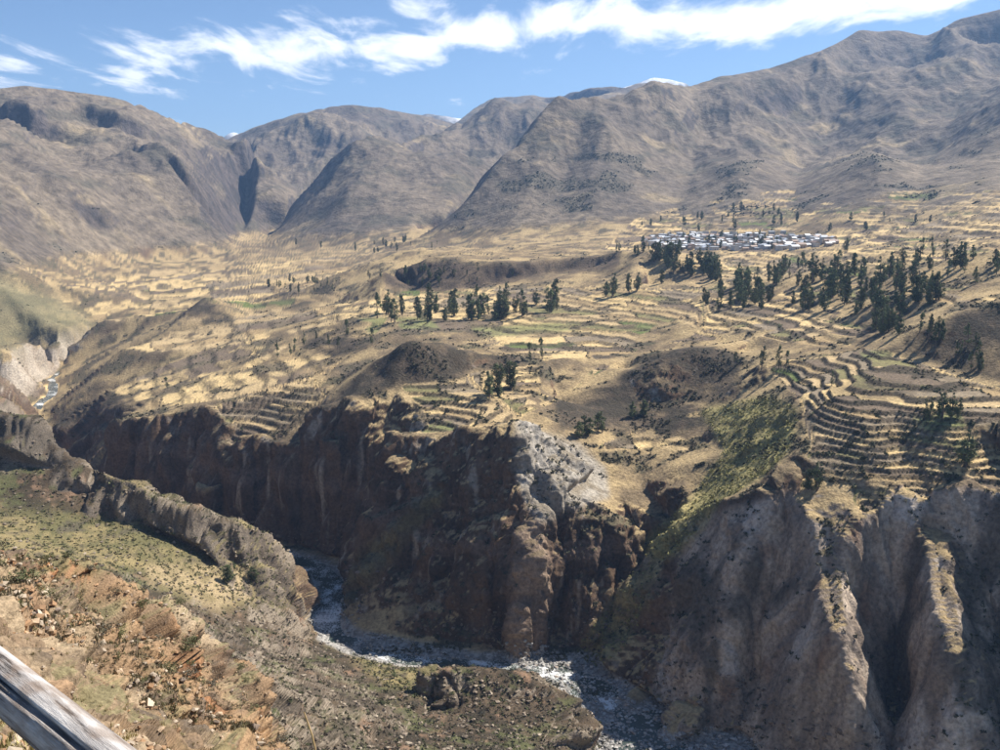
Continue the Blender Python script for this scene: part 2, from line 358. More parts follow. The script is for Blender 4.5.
BL((930, 80, 4300), (905, 110, 3650), (872, 150, 2950), (880, 198, 2100)); BL((985, 95, 3900), (960, 125, 3500), (930, 160, 2900), (915, 205, 2000))
BL((1060, 80, 3700), (1020, 130, 2800), (1000, 170, 2300), (990, 210, 1700)); BL((1200, 120, 2900), (1150, 190, 1900)); BL((1350, 130, 2600), (1300, 200, 1600))
BL((500, 249, 2150), (420, 249, 2450), (470, 246, 2450))
far = [W(u, 13500, -100) for u in range(-300, 1400, 100)]; LINES.append(far)
LINES.append([W(u, 16000, -150) for u in range(-300, 1400, 100)])
LINES.append([W(u, 0.6, -2.25) for u in range(-300, 1400, 100)])

# ------------------------------------------------------------------ triangulated survey -> fine polar raster
AZ0, AZ1 = math.radians(-33.5), math.radians(33.5)
NAZ_R, NR_R = 1300, 3400
LR0, LR1 = math.log(0.9), math.log(15500.0)
KL = 1.0
pts = []
for Lp in LINES:
    A = np.array(Lp, float)
    az = np.arctan2(A[:, 0], A[:, 1]); lr = np.log(np.hypot(A[:, 0], A[:, 1]))
    if len(A) == 1: pts.append((az[0], lr[0], A[0, 2])); continue
    for i in range(len(A) - 1):
        n = max(1, int(math.hypot(az[i + 1] - az[i], lr[i + 1] - lr[i]) / 0.012))
        for k in range(n):
            t = k / n; p = A[i] * (1 - t) + A[i + 1] * t
            pts.append((math.atan2(p[0], p[1]), math.log(math.hypot(p[0], p[1])), p[2]))
    pts.append((az[-1], lr[-1], A[-1, 2]))
pts = np.array(pts)
key = np.round(pts[:, :2] / 0.0012).astype(int)
_, idx = np.unique(key[:, 0] * 1000003 + key[:, 1], return_index=True); pts = pts[np.sort(idx)]
res = delaunay_2d_cdt([Vector((a, b)) for a, b, _ in pts], [], [], 0, 1e-9)
tri = res[2]; orig = res[3]
vz = np.array([pts[o[0], 2] if o else 0.0 for o in orig]); vp = np.array([[c.x, c.y] for c in res[0]])
ZR = np.full((NAZ_R, NR_R), np.nan, np.float32)
ga = (AZ1 - AZ0) / (NAZ_R - 1); gr = (LR1 - LR0) / (NR_R - 1)
for t in tri:
    t = list(t)
    if len(t) != 3: continue
    p = vp[t]; zz = vz[t]
    i = (p[:, 0] - AZ0) / ga; j = (p[:, 1] - LR0) / gr
    i0, i1 = max(0, math.floor(i.min())), min(NAZ_R - 1, math.ceil(i.max()))
    j0, j1 = max(0, math.floor(j.min())), min(NR_R - 1, math.ceil(j.max()))
    if i1 < i0 or j1 < j0: continue
    I, J = np.meshgrid(np.arange(i0, i1 + 1), np.arange(j0, j1 + 1), indexing='ij')
    den = (j[1] - j[2]) * (i[0] - i[2]) + (i[2] - i[1]) * (j[0] - j[2])
    if abs(den) < 1e-9: continue
    a = ((j[1] - j[2]) * (I - i[2]) + (i[2] - i[1]) * (J - j[2])) / den
    b = ((j[2] - j[0]) * (I - i[2]) + (i[0] - i[2]) * (J - j[2])) / den
    m = (a > -1e-3) & (b > -1e-3) & (a + b < 1.001)
    ZR[I[m], J[m]] = (a * zz[0] + b * zz[1] + (1 - a - b) * zz[2])[m]
bad = np.isnan(ZR)
if bad.any():
    for c in range(NAZ_R):
        bm = bad[c]
        if bm.any(): ZR[c, bm] = np.interp(np.flatnonzero(bm), np.flatnonzero(~bm), ZR[c, ~bm]) if (~bm).any() else -2
def blur(A, sa, sr):
    for ax, s in ((0, sa), (1, sr)):
        n = int(3 * s + 0.5)
        if n < 1: continue
        k = np.exp(-0.5 * (np.arange(-n, n + 1) / s) ** 2); k /= k.sum()
        Pd = np.pad(A, [(n, n) if x == ax else (0, 0) for x in (0, 1)], mode='edge')
        R = np.zeros_like(A)
        for q, w in enumerate(k):
            R += np.float32(w) * (Pd[q:q + A.shape[0]] if ax == 0 else Pd[:, q:q + A.shape[1]])
        A = R
    return A
ZR = blur(ZR, 3.0, 1.6)
azr = AZ0 + ga * np.arange(NAZ_R); rr = np.exp(LR0 + gr * np.arange(NR_R))
XR = (np.sin(azr)[:, None] * rr[None]).astype(np.float32); YR = (np.cos(azr)[:, None] * rr[None]).astype(np.float32)
print('raster', round(time.time() - T0, 1))
# ------------------------------------------------------------------ relief on the raster: mountains, hummocks
UR = 500 + 1000 * np.tan(azr)
floor_u = np.interp(UR, [-250, 0, 120, 250, 330, 430, 520, 620, 830, 1000, 1250], [-150, -170, -175, -165, -150, -120, -108, -86, -60, -40, -15]).astype(np.float32)
RRb = rr[None].astype(np.float32)
MM = smooth01(ZR, floor_u[:, None] + 4, floor_u[:, None] + 110) * smooth01(RRb, 1500, 2300)
c0 = int((math.log(1400) - LR0) / gr)
def mtn_detail(X, Y):
    wx = X + 160 * fbm(X / 900 + 3, Y / 900, o=2); wy = Y + 160 * fbm(X / 900 - 7, Y / 900 + 2, o=2)
    a = fbm(wx / 760 + 5, wy / 1300 - 3, o=7, gain=0.47, ridged=True)
    return a
md = mtn_detail(XR[:, c0:], YR[:, c0:])
_x, _y = XR[:, c0:], YR[:, c0:]
_b = smooth01(-_x / _y, 0.06, 0.24)                # the left range drains to the right, the right range towards the river
_wp = 45 * fbm(_x / 300, _y / 300 + 7, o=2)
gul = fbm((_x + _wp) / 230 + 2, _y / 1100, o=4, gain=0.5, ridged=True) * (1 - _b) + fbm(((_x + _y) * .707 + _wp) / 230, (_y - _x) * .707 / 1100, o=4, gain=0.5, ridged=True) * _b
md = md + 0.17 * (gul - 0.1)
amp = np.clip(RRb[:, c0:] * 0.040, 52, 230)
_dep = YR * CT - ZR * ST
vall = np.where(YR > 1000, 375 - 1000 * (YR * ST + ZR * CT) / np.maximum(_dep, 1), 999)
# keep the crests themselves calm: the far side running minimum tells how far below the next crest a point lies
cr = np.minimum.accumulate(vall[:, ::-1], axis=1)[:, ::-1]
calm = 0.07 + 0.93 * smooth01(vall - cr, 3, 42)
amp = amp * calm[:, c0:]
ZR[:, c0:] += MM[:, c0:] * amp * (md - 0.12) * (0.12 + 0.88 * smooth01(ZR[:, c0:], floor_u[:, None] + 10, floor_u[:, None] + 230))
# hummocks of the old lake plain
c1 = int((math.log(300) - LR0) / gr); c2 = int((math.log(3300) - LR0) / gr)
hx, hy = XR[:, c1:c2], YR[:, c1:c2]
hum = fbm(hx / 130 + 40, hy / 130, o=3, gain=0.5)
flatm = (1 - MM[:, c1:c2]) * smooth01(ZR[:, c1:c2], -286, -262) * smooth01(RRb[:, c1:c2], 600, 750)
flatm *= 1 - (smooth01(UR, 200, 215) * smooth01(-UR, -325, -305))[:, None] * smooth01(RRb[:, c1:c2], 850, 870) * smooth01(-RRb[:, c1:c2], -1080, -1020)
ZR[:, c1:c2] += flatm * fbm(hx / 34 + 3, hy / 34, o=2) * 1.6
ZR[:, c1:c2] += flatm * hum * (4.5 + 7.0 * smooth01(RRb[:, c1:c2], 900, 1900))
print('relief', round(time.time() - T0, 1))

# ------------------------------------------------------------------ projection used to look features up on the survey picture plane
def proj(x, y, z):
    dep = y * CT - z * ST
    return 500 + 1000 * x / dep, 375 - 1000 * (y * ST + z * CT) / dep

def in_poly(u, v, poly):
    p = np.array(poly, float); inside = np.zeros(u.shape, bool); n = len(p)
    for i in range(n):
        x0, y0 = p[i]; x1, y1 = p[(i + 1) % n]
        if y0 == y1: continue
        c = ((y0 > v) != (y1 > v)) & (u < (x1 - x0) * (v - y0) / (y1 - y0) + x0)
        inside ^= c
    return inside

# ------------------------------------------------------------------ terraces: cut into the raster

k0 = int((math.log(440) - LR0) / gr); k1 = int((math.log(2700) - LR0) / gr)
TX, TY, TZ = XR[:, k0:k1], YR[:, k0:k1], ZR[:, k0:k1]
tu, tv = proj(TX, TY, TZ)
gz = np.hypot(np.gradient(TZ, axis=1) / np.gradient(rr[k0:k1])[None], np.gradient(TZ, axis=0) / (ga * rr[None, k0:k1]))
RL = (in_poly(tu, tv, [(745, 345), (905, 350), (1300, 380), (1300, 530), (780, 530), (800, 400)]) | in_poly(tu, tv, [(215, 405), (310, 372), (330, 395), (300, 425), (240, 466), (200, 472)])) & (TY < 1050)
RL3 = in_poly(tu, tv, [(300, 425), (345, 398), (400, 384), (470, 376), (530, 410), (510, 428), (440, 432), (400, 440), (300, 450)]) & (TY < 960)
flat = np.where(RL, smooth01(-gz, -1.1, -0.75), np.where(RL3, smooth01(-gz, -0.62, -0.46), smooth01(-gz, -0.36, -0.24)))
STEP = np.interp(rr[k0:k1], [480, 700, 1000, 1600, 2600], [3.2, 3.4, 3.4, 4.2, 7.0])[None].astype(np.float32) * np.ones_like(TZ)
TM = np.zeros_like(TZ)
TERR_POLYS = [  # outline on the survey plane, strength, step, near and far limits
    ([(745, 345), (880, 348), (905, 358), (1000, 388), (1300, 385), (1300, 490), (1060, 490), (1000, 505), (950, 528), (865, 520), (850, 492), (790, 488), (812, 445), (800, 400), (760, 392)], 1.0, 3.1, 470, 800),
    ([(215, 405), (310, 372), (330, 395), (300, 425), (240, 466), (200, 472), (208, 440)], 1.0, 4.6, 780, 1050),
    ([(300, 425), (345, 398), (400, 384), (470, 376), (530, 410), (510, 428), (440, 432), (400, 440), (300, 450)], 0.9, 3.4, 690, 960),
    ([(455, 345), (620, 335), (650, 350), (600, 372), (560, 400), (520, 415), (470, 380)], 0.8, 3.0, 760, 1080),
    ([(600, 440), (700, 410), (730, 440), (690, 490), (630, 490), (600, 470)], 0.8, 4.2, 640, 850),
    ([(400, 328), (380, 290), (560, 285), (760, 290), (800, 320), (740, 340), (620, 345), (460, 340)], 0.7, 3.0, 930, 1700),
    ([(700, 330), (720, 240), (1300, 230), (1300, 285), (1000, 300), (900, 330), (850, 345), (750, 342)], 0.85, 3.4, 760, 2200),
    ([(20, 400), (40, 290), (200, 262), (330, 250), (400, 300), (380, 330), (330, 372), (230, 398), (140, 410), (90, 435)], 0.55, 6.0, 930, 2600),
    ([(600, 250), (640, 215), (760, 190), (1300, 190), (1300, 240), (1000, 245), (830, 245)], 0.8, 7.0, 1300, 2700),
    ([(120, 550), (180, 552), (250, 570), (262, 600), (222, 615), (140, 590)], 0.8, 3.4, 480, 660),
]
for poly, st, step, y0, y1 in TERR_POLYS:
    m = in_poly(tu, tv, poly) & (TY > y0) & (TY < y1)
    TM[m] = np.maximum(TM[m], st); STEP[m] = step
TM = blur(TM, 2.0, 1.5); STEP = blur(STEP, 3, 2)
tn = fbm(TX / 70 + 9, TY / 70 + 1, o=3); tn = tn + (1.4 * fbm(TX / 260 + 4, TY / 200, o=2) - tn) * smooth01(TY, 900, 1050)
patch = fbm(TX / 110 - 30, TY / 110 + 8, o=2)
TM = TM * flat * np.where(RL | RL3, 1.0, smooth01(patch, -0.42, -0.22))
ZR0 = ZR.copy()
LV = (TZ + 1.9 * tn) / STEP
fr = LV - np.floor(LV)
zt = STEP * (np.floor(LV) + 0.16 * fr + 0.84 * smooth01(fr, 0.70, 0.97)) - 1.9 * tn
ZR[:, k0:k1] = TZ + TM * (zt - TZ)
WALL = TM * smooth01(fr, 0.64, 0.74) * smooth01(-fr, -1.02, -0.95)
def full(A, fill=0.0):
    B = np.full(ZR.shape, fill, np.float32); B[:, k0:k1] = A; return B
LVf, TMf, WALLf = full(LV), full(TM), full(WALL)
print('terraces', round(time.time() - T0, 1))
# ------------------------------------------------------------------ adaptive grid: finer where the ground is steep or near
NA, NRW = 1080, 1050
azm = np.linspace(AZ0, AZ1, NA)
ci = (azm - AZ0) / ga; c_lo = np.clip(ci.astype(int), 0, NAZ_R - 2); cf = (ci - c_lo)[:, None]
def cols(A): return A[c_lo] * (1 - cf) + A[c_lo + 1] * cf
Zc = cols(ZR).astype(np.float32)
Yc = np.cos(azm)[:, None] * rr[None]; Xc = np.sin(azm)[:, None] * rr[None]
depc = Yc * CT - Zc * ST
Vc = 375 - 1000 * (Yc * ST + Zc * CT) / depc
Vc = np.where(depc > 0.2, Vc, 3000)
run = np.minimum.accumulate(np.minimum(Vc, 1500), axis=1)
dvis = -np.diff(run, axis=1); dvis = np.where(run[:, 1:] > 830, dvis * 0.12, dvis)
dlen = np.sqrt(np.diff(Zc, axis=1) ** 2 + np.diff(rr)[None] ** 2) / rr[None, 1:] * 1000
nearw = smooth01(-rr, -230, -190)[None] * smooth01(-np.degrees(azm), 3, 26)[:, None]
wgt = np.maximum(dvis, 0) * (1 + 0.0 * nearw[:, 1:]) + nearw[:, 1:] * np.minimum(0.28 * dlen, 1.2) + np.minimum(np.interp(rr[1:], [200, 300, 850, 1100, 2200, 3000], [.05, .13, .12, .06, .045, .022])[None] * dlen, 0.8) + 0.035
wgt = blur(wgt.astype(np.float32), 7.0, 4.0)
cum = np.concatenate([np.zeros((NA, 1)), np.cumsum(wgt, axis=1)], 1)
cum /= cum[:, -1:]
tt = np.linspace(0, 1, NRW)
LRg = np.empty((NA, NRW)); lrr = np.log(rr)
for c in range(NA): LRg[c] = np.interp(tt, cum[c], lrr)
Rg = np.exp(LRg)
ci2 = (LRg - LR0) / gr; j_lo = np.clip(ci2.astype(int), 0, NR_R - 2); jf = ci2 - j_lo
def samp(Ac): # Ac on (NA, NR_R) columns
    a = np.take_along_axis(Ac, j_lo, 1); b = np.take_along_axis(Ac, j_lo + 1, 1); return a * (1 - jf) + b * jf
Xg = np.sin(azm)[:, None] * Rg; Yg = np.cos(azm)[:, None] * Rg; Zg = samp(Zc)
def normals(X, Y, Z):
    Pm = np.stack([X, Y, Z], -1)
    du = np.gradient(Pm, axis=0); dv = np.gradient(Pm, axis=1)
    n = np.cross(du, dv); n /= np.linalg.norm(n, axis=-1, keepdims=True) + 1e-12
    n[n[..., 2] < 0] *= -1
    return n
TERR_G = samp(cols(TMf)); LV_G = samp(cols(LVf)); WALL_G = samp(cols(WALLf)); MM_G = samp(cols(MM))
Nrm = normals(Xg, Yg, Zg)
Zbase = Zg.copy()
slope0 = 1 - normals(Xg, Yg, samp(cols(ZR0)))[..., 2]
rock = smooth01(slope0, 0.16, 0.36)                    # 33 to 50 degrees
nearrock = smooth01(-Rg, -215, -185) * smooth01(Rg, 9, 22)
rock *= (1 - TERR_G)
rock = np.maximum(rock, nearrock * 0.8)
mside = smooth01(-Rg, -640, -540) * smooth01(Zbase, -298, -288) * (Xg < 40)
rock = np.maximum(rock, mside * 0.3)
farm = smooth01(Rg, 1700, 2300)
disp = np.zeros_like(Zg)
xf, yf, zf = (A.astype(np.float32) for A in (Xg, Yg, Zg))
rsp = np.sqrt(np.gradient(Rg, axis=1) ** 2 + np.gradient(Zg, axis=1) ** 2)
foot = np.maximum(Rg * 0.001, blur(0.55 * rsp.astype(np.float32), 3, 3))
for lam, g in ((64, .10), (32, .13), (16, .14), (8, .15), (4, .15), (2, .15), (1, .14), (0.5, .12), (0.25, .12)):
    m = (foot * 1.6 < lam) & (Rg * 0.14 > lam) & (rock > 0.02) & (farm < 0.5)
    if not m.any(): continue
    x, y, z = xf[m] / lam, yf[m] / lam, zf[m] / lam
    vs_ = np.where(Rg[m] > 300, 0.28, 0.8).astype(np.float32)
    n = perlin(x + lam, y, z * vs_)
    n2 = 1 - 2 * np.abs(n)
    g = g * (1 + 1.1 * nearrock[m] + 0.9 * smooth01(Rg[m], 400, 460) * (lam < 40))
    disp[m] += g * lam * (0.65 * n2 + 0.35 * n) * rock[m] * smooth01(lam / foot[m], 1.6, 4)
rmass = smooth01(Ug0 := 500 + 1000 * Xg / (Yg * CT - Zg * ST), 640, 720) * (Rg > 380) * (Rg < 680)
crag = np.maximum(np.maximum(nearrock, mside * smooth01(slope0, .12, .26)), rock * (Rg > 380) * .6) * (1 - .7 * rmass)
disp *= 1 - .35 * rmass
conem = blur((in_poly(Ug0, 375 - 1000 * (Yg * ST + Zg * CT) / (Yg * CT - Zg * ST), [(325, 400), (370, 362), (400, 334), (420, 330), (470, 348), (475, 384), (400, 392)]) & (Yg > 820) & (Yg < 960)).astype(np.float32), 4, 4)
disp *= 1 - .85 * conem; crag = crag * (1 - conem)
for lam in (28, 14, 7, 3.5, 1.7):
    m = (foot * 2.2 < lam) & (Rg * 0.12 > lam) & (crag > 0.03) & (farm < 0.5)
    n = perlin(xf[m] / lam + 31, yf[m] / lam - 11, zf[m] / lam * np.where(Rg[m] > 300, .45, .9))
    disp[m] -= 0.24 * lam * crag[m] * (1 - np.minimum(1, np.abs(n) * 3.2)) ** 1.5
    n = perlin(xf[m] / lam - 5, yf[m] / lam + 21, zf[m] / lam * np.where(Rg[m] > 300, .6, .9))
    disp[m] += 0.20 * lam * crag[m] * np.tanh(n * 4)          # blocky steps
Pn = np.stack([Xg, Yg, Zg], -1)
hn = Nrm.copy(); hn[..., 2] *= 0.6
Pn += hn * disp[..., None]
Xg, Yg, Zg = Pn[..., 0], Pn[..., 1], Pn[..., 2]
# fine roughness on open ground
for lam in (24, 12, 6, 3, 1.5, 0.7):
    m = (foot * 1.6 < lam) & (Rg * 0.1 > lam) & (farm < 0.5)
    Zg[m] += 0.022 * lam * perlin(xf[m] / lam, yf[m] / lam + 3 * lam) * (1 - TERR_G[m] * 0.8)
bedm = smooth01(-Zbase, 295.0, 299.0) * (Yg < 1000) * (Yg > 300)
mb = bedm > 0.01
Zg[mb] += bedm[mb] * (0.75 * fbm(xf[mb] / 13, yf[mb] / 13, o=3) + 0.35 * perlin(xf[mb] / 3, yf[mb] / 3))
Nrm = normals(Xg, Yg, Zg)
Ug, Vg = proj(Xg, Yg, Zg)
Vrun = np.minimum.accumulate(np.where(Yg > 2, Vg, 2000), axis=1)
vis = (Vg <= Vrun + 1.5) & (Vg < 800)
print('grid', round(time.time() - T0, 1))
# ------------------------------------------------------------------ what grows or lies on the ground
def mixc(a, b, t):
    a = np.asarray(a, np.float32); b = np.asarray(b, np.float32)
    return a + (b - a) * np.asarray(t, np.float32)[..., None]
def blur_g(A, s): return blur(A.astype(np.float32), s, s)
def reg(poly, y0, y1, s=2.5):
    m = in_poly(Ug, Vg, poly) & (Yg > y0) & (Yg < y1)
    return blur_g(m, s) if s else m.astype(np.float32)
gx, gy, gzz = Xg.astype(np.float32), Yg.astype(np.float32), Zg.astype(np.float32)
slope = 1 - Nrm[..., 2]
n400 = fbm(gx / 420 + 1, gy / 420, o=4); n60 = fbm(gx / 60 + 7, gy / 60, o=4); n14 = fbm(gx / 14 + 3, gy / 14, gzz / 14, o=3)
n4 = fbm(gx / 4.0 + 3, gy / 4.0, gzz / 4.0, o=2)
# mountains: dry grass, dark outcrops, pale screes
grassM = mixc((.215, .172, .122), (.128, .105, .082), smooth01(n400 + 0.35 * n60, -0.35, 0.4))
grassM = mixc(grassM, (.30, .235, .145), smooth01(fbm(gx / 260 - 9, gy / 150 + 4, o=4), 0.16, 0.42))
scrubM = smooth01(fbm(gx / 170 + 20, gy / 170, gzz / 60, o=4), 0.02, 0.30)
grassM = mixc(grassM, (.098, .088, .064), 0.75 * scrubM)
out_n = fbm(gx / 330 + 50, gy / 330, gzz / 200, o=5, gain=0.6)
outc = smooth01(slope + 0.45 * out_n, 0.30, 0.44)
grassM = mixc(grassM, mixc((.066, .058, .053), (.120, .098, .084), smooth01(n60, -.3, .3)), outc)
snow = smooth01(Yg, 8800, 9100) * smooth01(Vg - np.interp(Ug, [0, 200, 240, 300, 380, 425, 470, 600, 660, 720], [140, 140, 137, 140, 124, 119, 124, 92, 84, 86]) + 3.0 * n60, 3.0, -2.0)
snow = snow * smooth01(-n400, -.45, .1)
# plateau
plain = mixc((.44, .325, .17), (.185, .138, .085), smooth01(n60 + 0.5 * n400 + .35 * n14, -0.28, 0.30))
scrub_n = fbm(gx / 55 - 12, gy / 38 + 2, o=5, gain=0.62)
dry = 1 - smooth01(Yg, 700, 1000) * 0.0
farf0 = (Yg > 930) & (Ug < 420)
scrubP = smooth01(scrub_n + 0.35 * slope, np.where(farf0, .02, .06), np.where(farf0, .18, .24))
scrub_col = mixc((.125, .102, .072), (.088, .082, .050), smooth01(n14, -.2, .3))
plain = mixc(plain, scrub_col, 0.85 * scrubP)
# fields
lev = np.floor(LV_G)
def hsh(*k):
    h = np.zeros(lev.shape, np.int64)
    for i, a in enumerate(k): h = (h * 1000003 + a.astype(np.int64) * (7919 + 1013 * i)) & 0x7fffffff
    h ^= h >> 13; h = (h * 1274126177) & 0x7fffffff; h ^= h >> 11
    return h
wx = gx + 16 * fbm(gx / 80, gy / 80 + 5, o=2); wy = gy + 16 * fbm(gx / 80 + 9, gy / 80, o=2)
width = np.where(Yg > 1000, 85.0, np.where(Yg > 820, 46.0, 40.0))
h1 = hsh(lev, np.zeros_like(lev))
ci_ = (wx + (h1 % 97) * 0.7) / width; cj_ = wy / (width * 1.25)
farf = (Yg > 930) & (Ug < 420)
ci_ = np.where(farf, (wx + 0.35 * wy) / 120, ci_); cj_ = np.where(farf, (wy + (np.floor(ci_) % 5) * 13) / 52, cj_)
fid = hsh(np.where(farf, 0, lev), np.floor(ci_), np.floor(cj_))
rndf = (fid % 9973) / 9973.0
PAL = np.array([(.62, .455, .225), (.49, .362, .195), (.265, .210, .142), (.180, .136, .094), (.135, .165, .055), (.225, .200, .092), (.395, .285, .150)], np.float32)
def pal(p): return PAL[np.clip(np.searchsorted(np.cumsum(p), rndf), 0, len(PAL) - 1)]
fcol = pal([.29, .20, .12, .145, .055, .085, .105])
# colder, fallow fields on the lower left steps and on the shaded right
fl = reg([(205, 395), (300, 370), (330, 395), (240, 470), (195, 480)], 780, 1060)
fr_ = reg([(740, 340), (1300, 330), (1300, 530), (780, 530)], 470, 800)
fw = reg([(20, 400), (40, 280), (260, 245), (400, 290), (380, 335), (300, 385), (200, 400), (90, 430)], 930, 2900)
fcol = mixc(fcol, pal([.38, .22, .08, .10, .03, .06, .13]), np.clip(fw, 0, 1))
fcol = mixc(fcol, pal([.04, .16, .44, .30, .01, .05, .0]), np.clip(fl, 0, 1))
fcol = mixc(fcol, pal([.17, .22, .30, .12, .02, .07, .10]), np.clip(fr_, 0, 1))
grp_ = np.zeros(Ug.shape, np.float32)
for pl_ in ([(355, 318), (430, 317), (440, 329), (370, 334)], [(470, 328), (560, 322), (582, 330), (480, 338)], [(360, 393), (388, 382), (380, 397)], [(640, 325), (680, 322), (690, 330), (645, 333)], [(840, 290), (905, 290), (900, 300), (840, 299)],
            [(912, 418), (960, 412), (966, 428), (930, 434)], [(418, 424), (450, 421), (457, 431), (423, 433)], [(860, 352), (895, 348), (890, 358), (862, 358)]):
    grp_ = np.maximum(grp_, reg(pl_, 500, 1500, 1.2))
fcol = mixc(fcol, (.205, .215, .088), grp_ * .85)
fcol = fcol * (1 + 0.16 * n60 + 0.14 * n14)[..., None]
width = np.where(farf, 60.0, width)
edge = np.minimum(np.minimum(ci_ % 1, 1 - ci_ % 1) * width, np.minimum(cj_ % 1, 1 - cj_ % 1) * width * 1.25)
hedge = smooth01(-edge, -2.2, -0.8) * (rndf > 0.35)
onfield = smooth01(TERR_G, 0.25, 0.5) * (1 - smooth01(scrub_n, np.where(farf0, .04, .08), np.where(farf0, .18, .22)) * np.where(fr_ > 0.5, 0.35, 0.9))
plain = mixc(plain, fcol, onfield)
stone = mixc((.100, .080, .056), (.064, .053, .036), smooth01(n14, -.3, .3))
plain = mixc(plain, stone, np.clip(np.maximum(WALL_G * np.where(farf, .45, 1.0), 0.7 * hedge * onfield), 0, 1))
# rough brown slopes of hills on the plain; shade painted on the right hill
SCR = [([(330, 395), (370, 366), (400, 340), (415, 335), (450, 346), (472, 352), (470, 378), (440, 384), (400, 387), (345, 407)], 820, 960),
       ([(555, 402), (600, 385), (650, 358), (690, 344), (738, 350), (742, 380), (725, 405), (690, 403), (640, 405), (610, 425), (560, 430)], 760, 960),
       ([(462, 348), (500, 345), (522, 360), (500, 374), (475, 366)], 780, 1000), ([(660, 365), (735, 350), (740, 400), (715, 400)], 700, 980),
       ([(878, 352), (920, 328), (960, 313), (1000, 306), (1300, 300), (1300, 385), (1000, 382), (930, 360)], 600, 780),  # right hill's camera-facing side: its shade put into the dark scrub colour
       ([(300, 345), (340, 325), (372, 345), (330, 362)], 950, 1500), ([(165, 335), (205, 292), (235, 320), (230, 336)], 1500, 1760), ([(250, 308), (290, 288), (335, 288), (330, 302)], 1550, 1900),
       ([(285, 425), (330, 392), (350, 400), (300, 440), (240, 462)], 780, 960), ([(820, 385), (870, 378), (915, 384), (915, 402), (840, 398)], 600, 700), ([(50, 430), (90, 385), (140, 400), (95, 440)], 930, 1500),
       ([(600, 400), (690, 400), (720, 420), (650, 440), (600, 430)], 700, 860)]
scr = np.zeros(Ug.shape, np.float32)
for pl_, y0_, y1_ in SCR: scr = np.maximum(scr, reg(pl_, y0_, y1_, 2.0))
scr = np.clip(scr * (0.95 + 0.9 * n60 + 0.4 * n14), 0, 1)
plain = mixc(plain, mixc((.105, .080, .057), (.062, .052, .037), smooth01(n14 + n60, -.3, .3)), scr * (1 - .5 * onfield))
# rock of the canyon walls
zrel = gzz + 14 * fbm(gx / 50, gy / 50, o=2)
band = fbm(zrel / 9, zrel / 9 * 0.1 + 3, o=3)
flute = fbm(gx / 22, gy / 22, gzz / 170, o=4, gain=0.6)
rockc = mixc((.155, .100, .062), (.074, .050, .034), smooth01(flute, -.25, .3))
rockc = mixc(rockc, (.205, .145, .108), 0.6 * smooth01(band, .05, .4))
rockc = mixc(rockc, (.34, .295, .24), smooth01(fbm(gx / 11 + 30, gy / 11, gzz / 120, o=3), .20, .46) * 0.85)
rm = reg([(640, 750), (690, 520), (800, 490), (1300, 480), (1300, 900), (700, 900)], 380, 620)     # right massif
streak = fbm(gx / 16 + 60, gy / 16, gzz / 150 - gx / 120, o=4, gain=0.6)
rcol = mixc((.235, .185, .145), (.44, .355, .275), smooth01(streak, -.22, .26))
rcol = mixc(rcol, (.47, .405, .345), smooth01(fbm(gx / 30 - 8, gy / 30, gzz / 110, o=3), .18, .4))
rcol = mixc(rcol, (.215, .130, .082), smooth01(fbm(gx / 26 + 80, gy / 26, gzz / 60, o=3), .15, .4) * 0.8)
rcol = mixc(rcol, (.105, .085, .064), smooth01(fbm(gx / 34 + 11, gy / 34, gzz / 90, o=4), .10, .32) * 0.85)
rockc = mixc(rockc, rcol, rm)
bad = reg([(516, 413), (540, 414), (575, 440), (606, 468), (610, 498), (562, 512), (540, 528), (517, 480)], 630, 745, 2.0)  # pale badland spur
rockc = mixc(rockc, mixc((.40, .36, .305), (.25, .215, .17), smooth01(flute, -.2, .3)), bad)
plain = mixc(plain, mixc((.385, .345, .285), (.25, .21, .155), smooth01(n14 + n60, -.2, .3)), bad * 0.95)
pil = reg([(515, 520), (545, 520), (552, 600), (535, 660), (505, 660)], 610, 660)
rockc = mixc(rockc, mixc((.31, .225, .16), (.18, .13, .095), smooth01(n14, -.2, .3)), pil)
pale = reg([(-200, 345), (0, 345), (45, 333), (92, 322), (95, 345), (55, 372), (20, 408), (-200, 430)], 1300, 1800)
rockc = mixc(rockc, mixc((.45, .385, .305), (.33, .265, .20), smooth01(flute, -.1, .4)), pale)
grn = reg([(-200, 270), (0, 275), (60, 300), (100, 325), (92, 328), (45, 338), (0, 350), (-200, 360)], 1400, 2100)
cone = reg(SCR[0][0], 820, 960, 3)
steep = (1 - grn) * (1 - .85 * cone) * smooth01(slope + 0.10 * n60, 0.17, 0.30)
col = mixc(plain, rockc, steep * (1 - TERR_G * 0.9))
col = mixc(col, mixc((.23, .20, .11), (.17, .155, .085), smooth01(n60, -.2, .2)), grn * .85)
mesa = reg([(383, 268), (400, 260), (440, 260), (480, 264), (530, 262), (555, 259), (600, 256), (622, 254), (618, 270), (555, 272), (510, 283), (470, 289), (420, 290), (385, 288)], 1420, 1640, 1.5)
col = mixc(col, mixc((.125, .092, .066), (.072, .055, .042), smooth01(n60 + n14, -.3, .3)), mesa * .9)
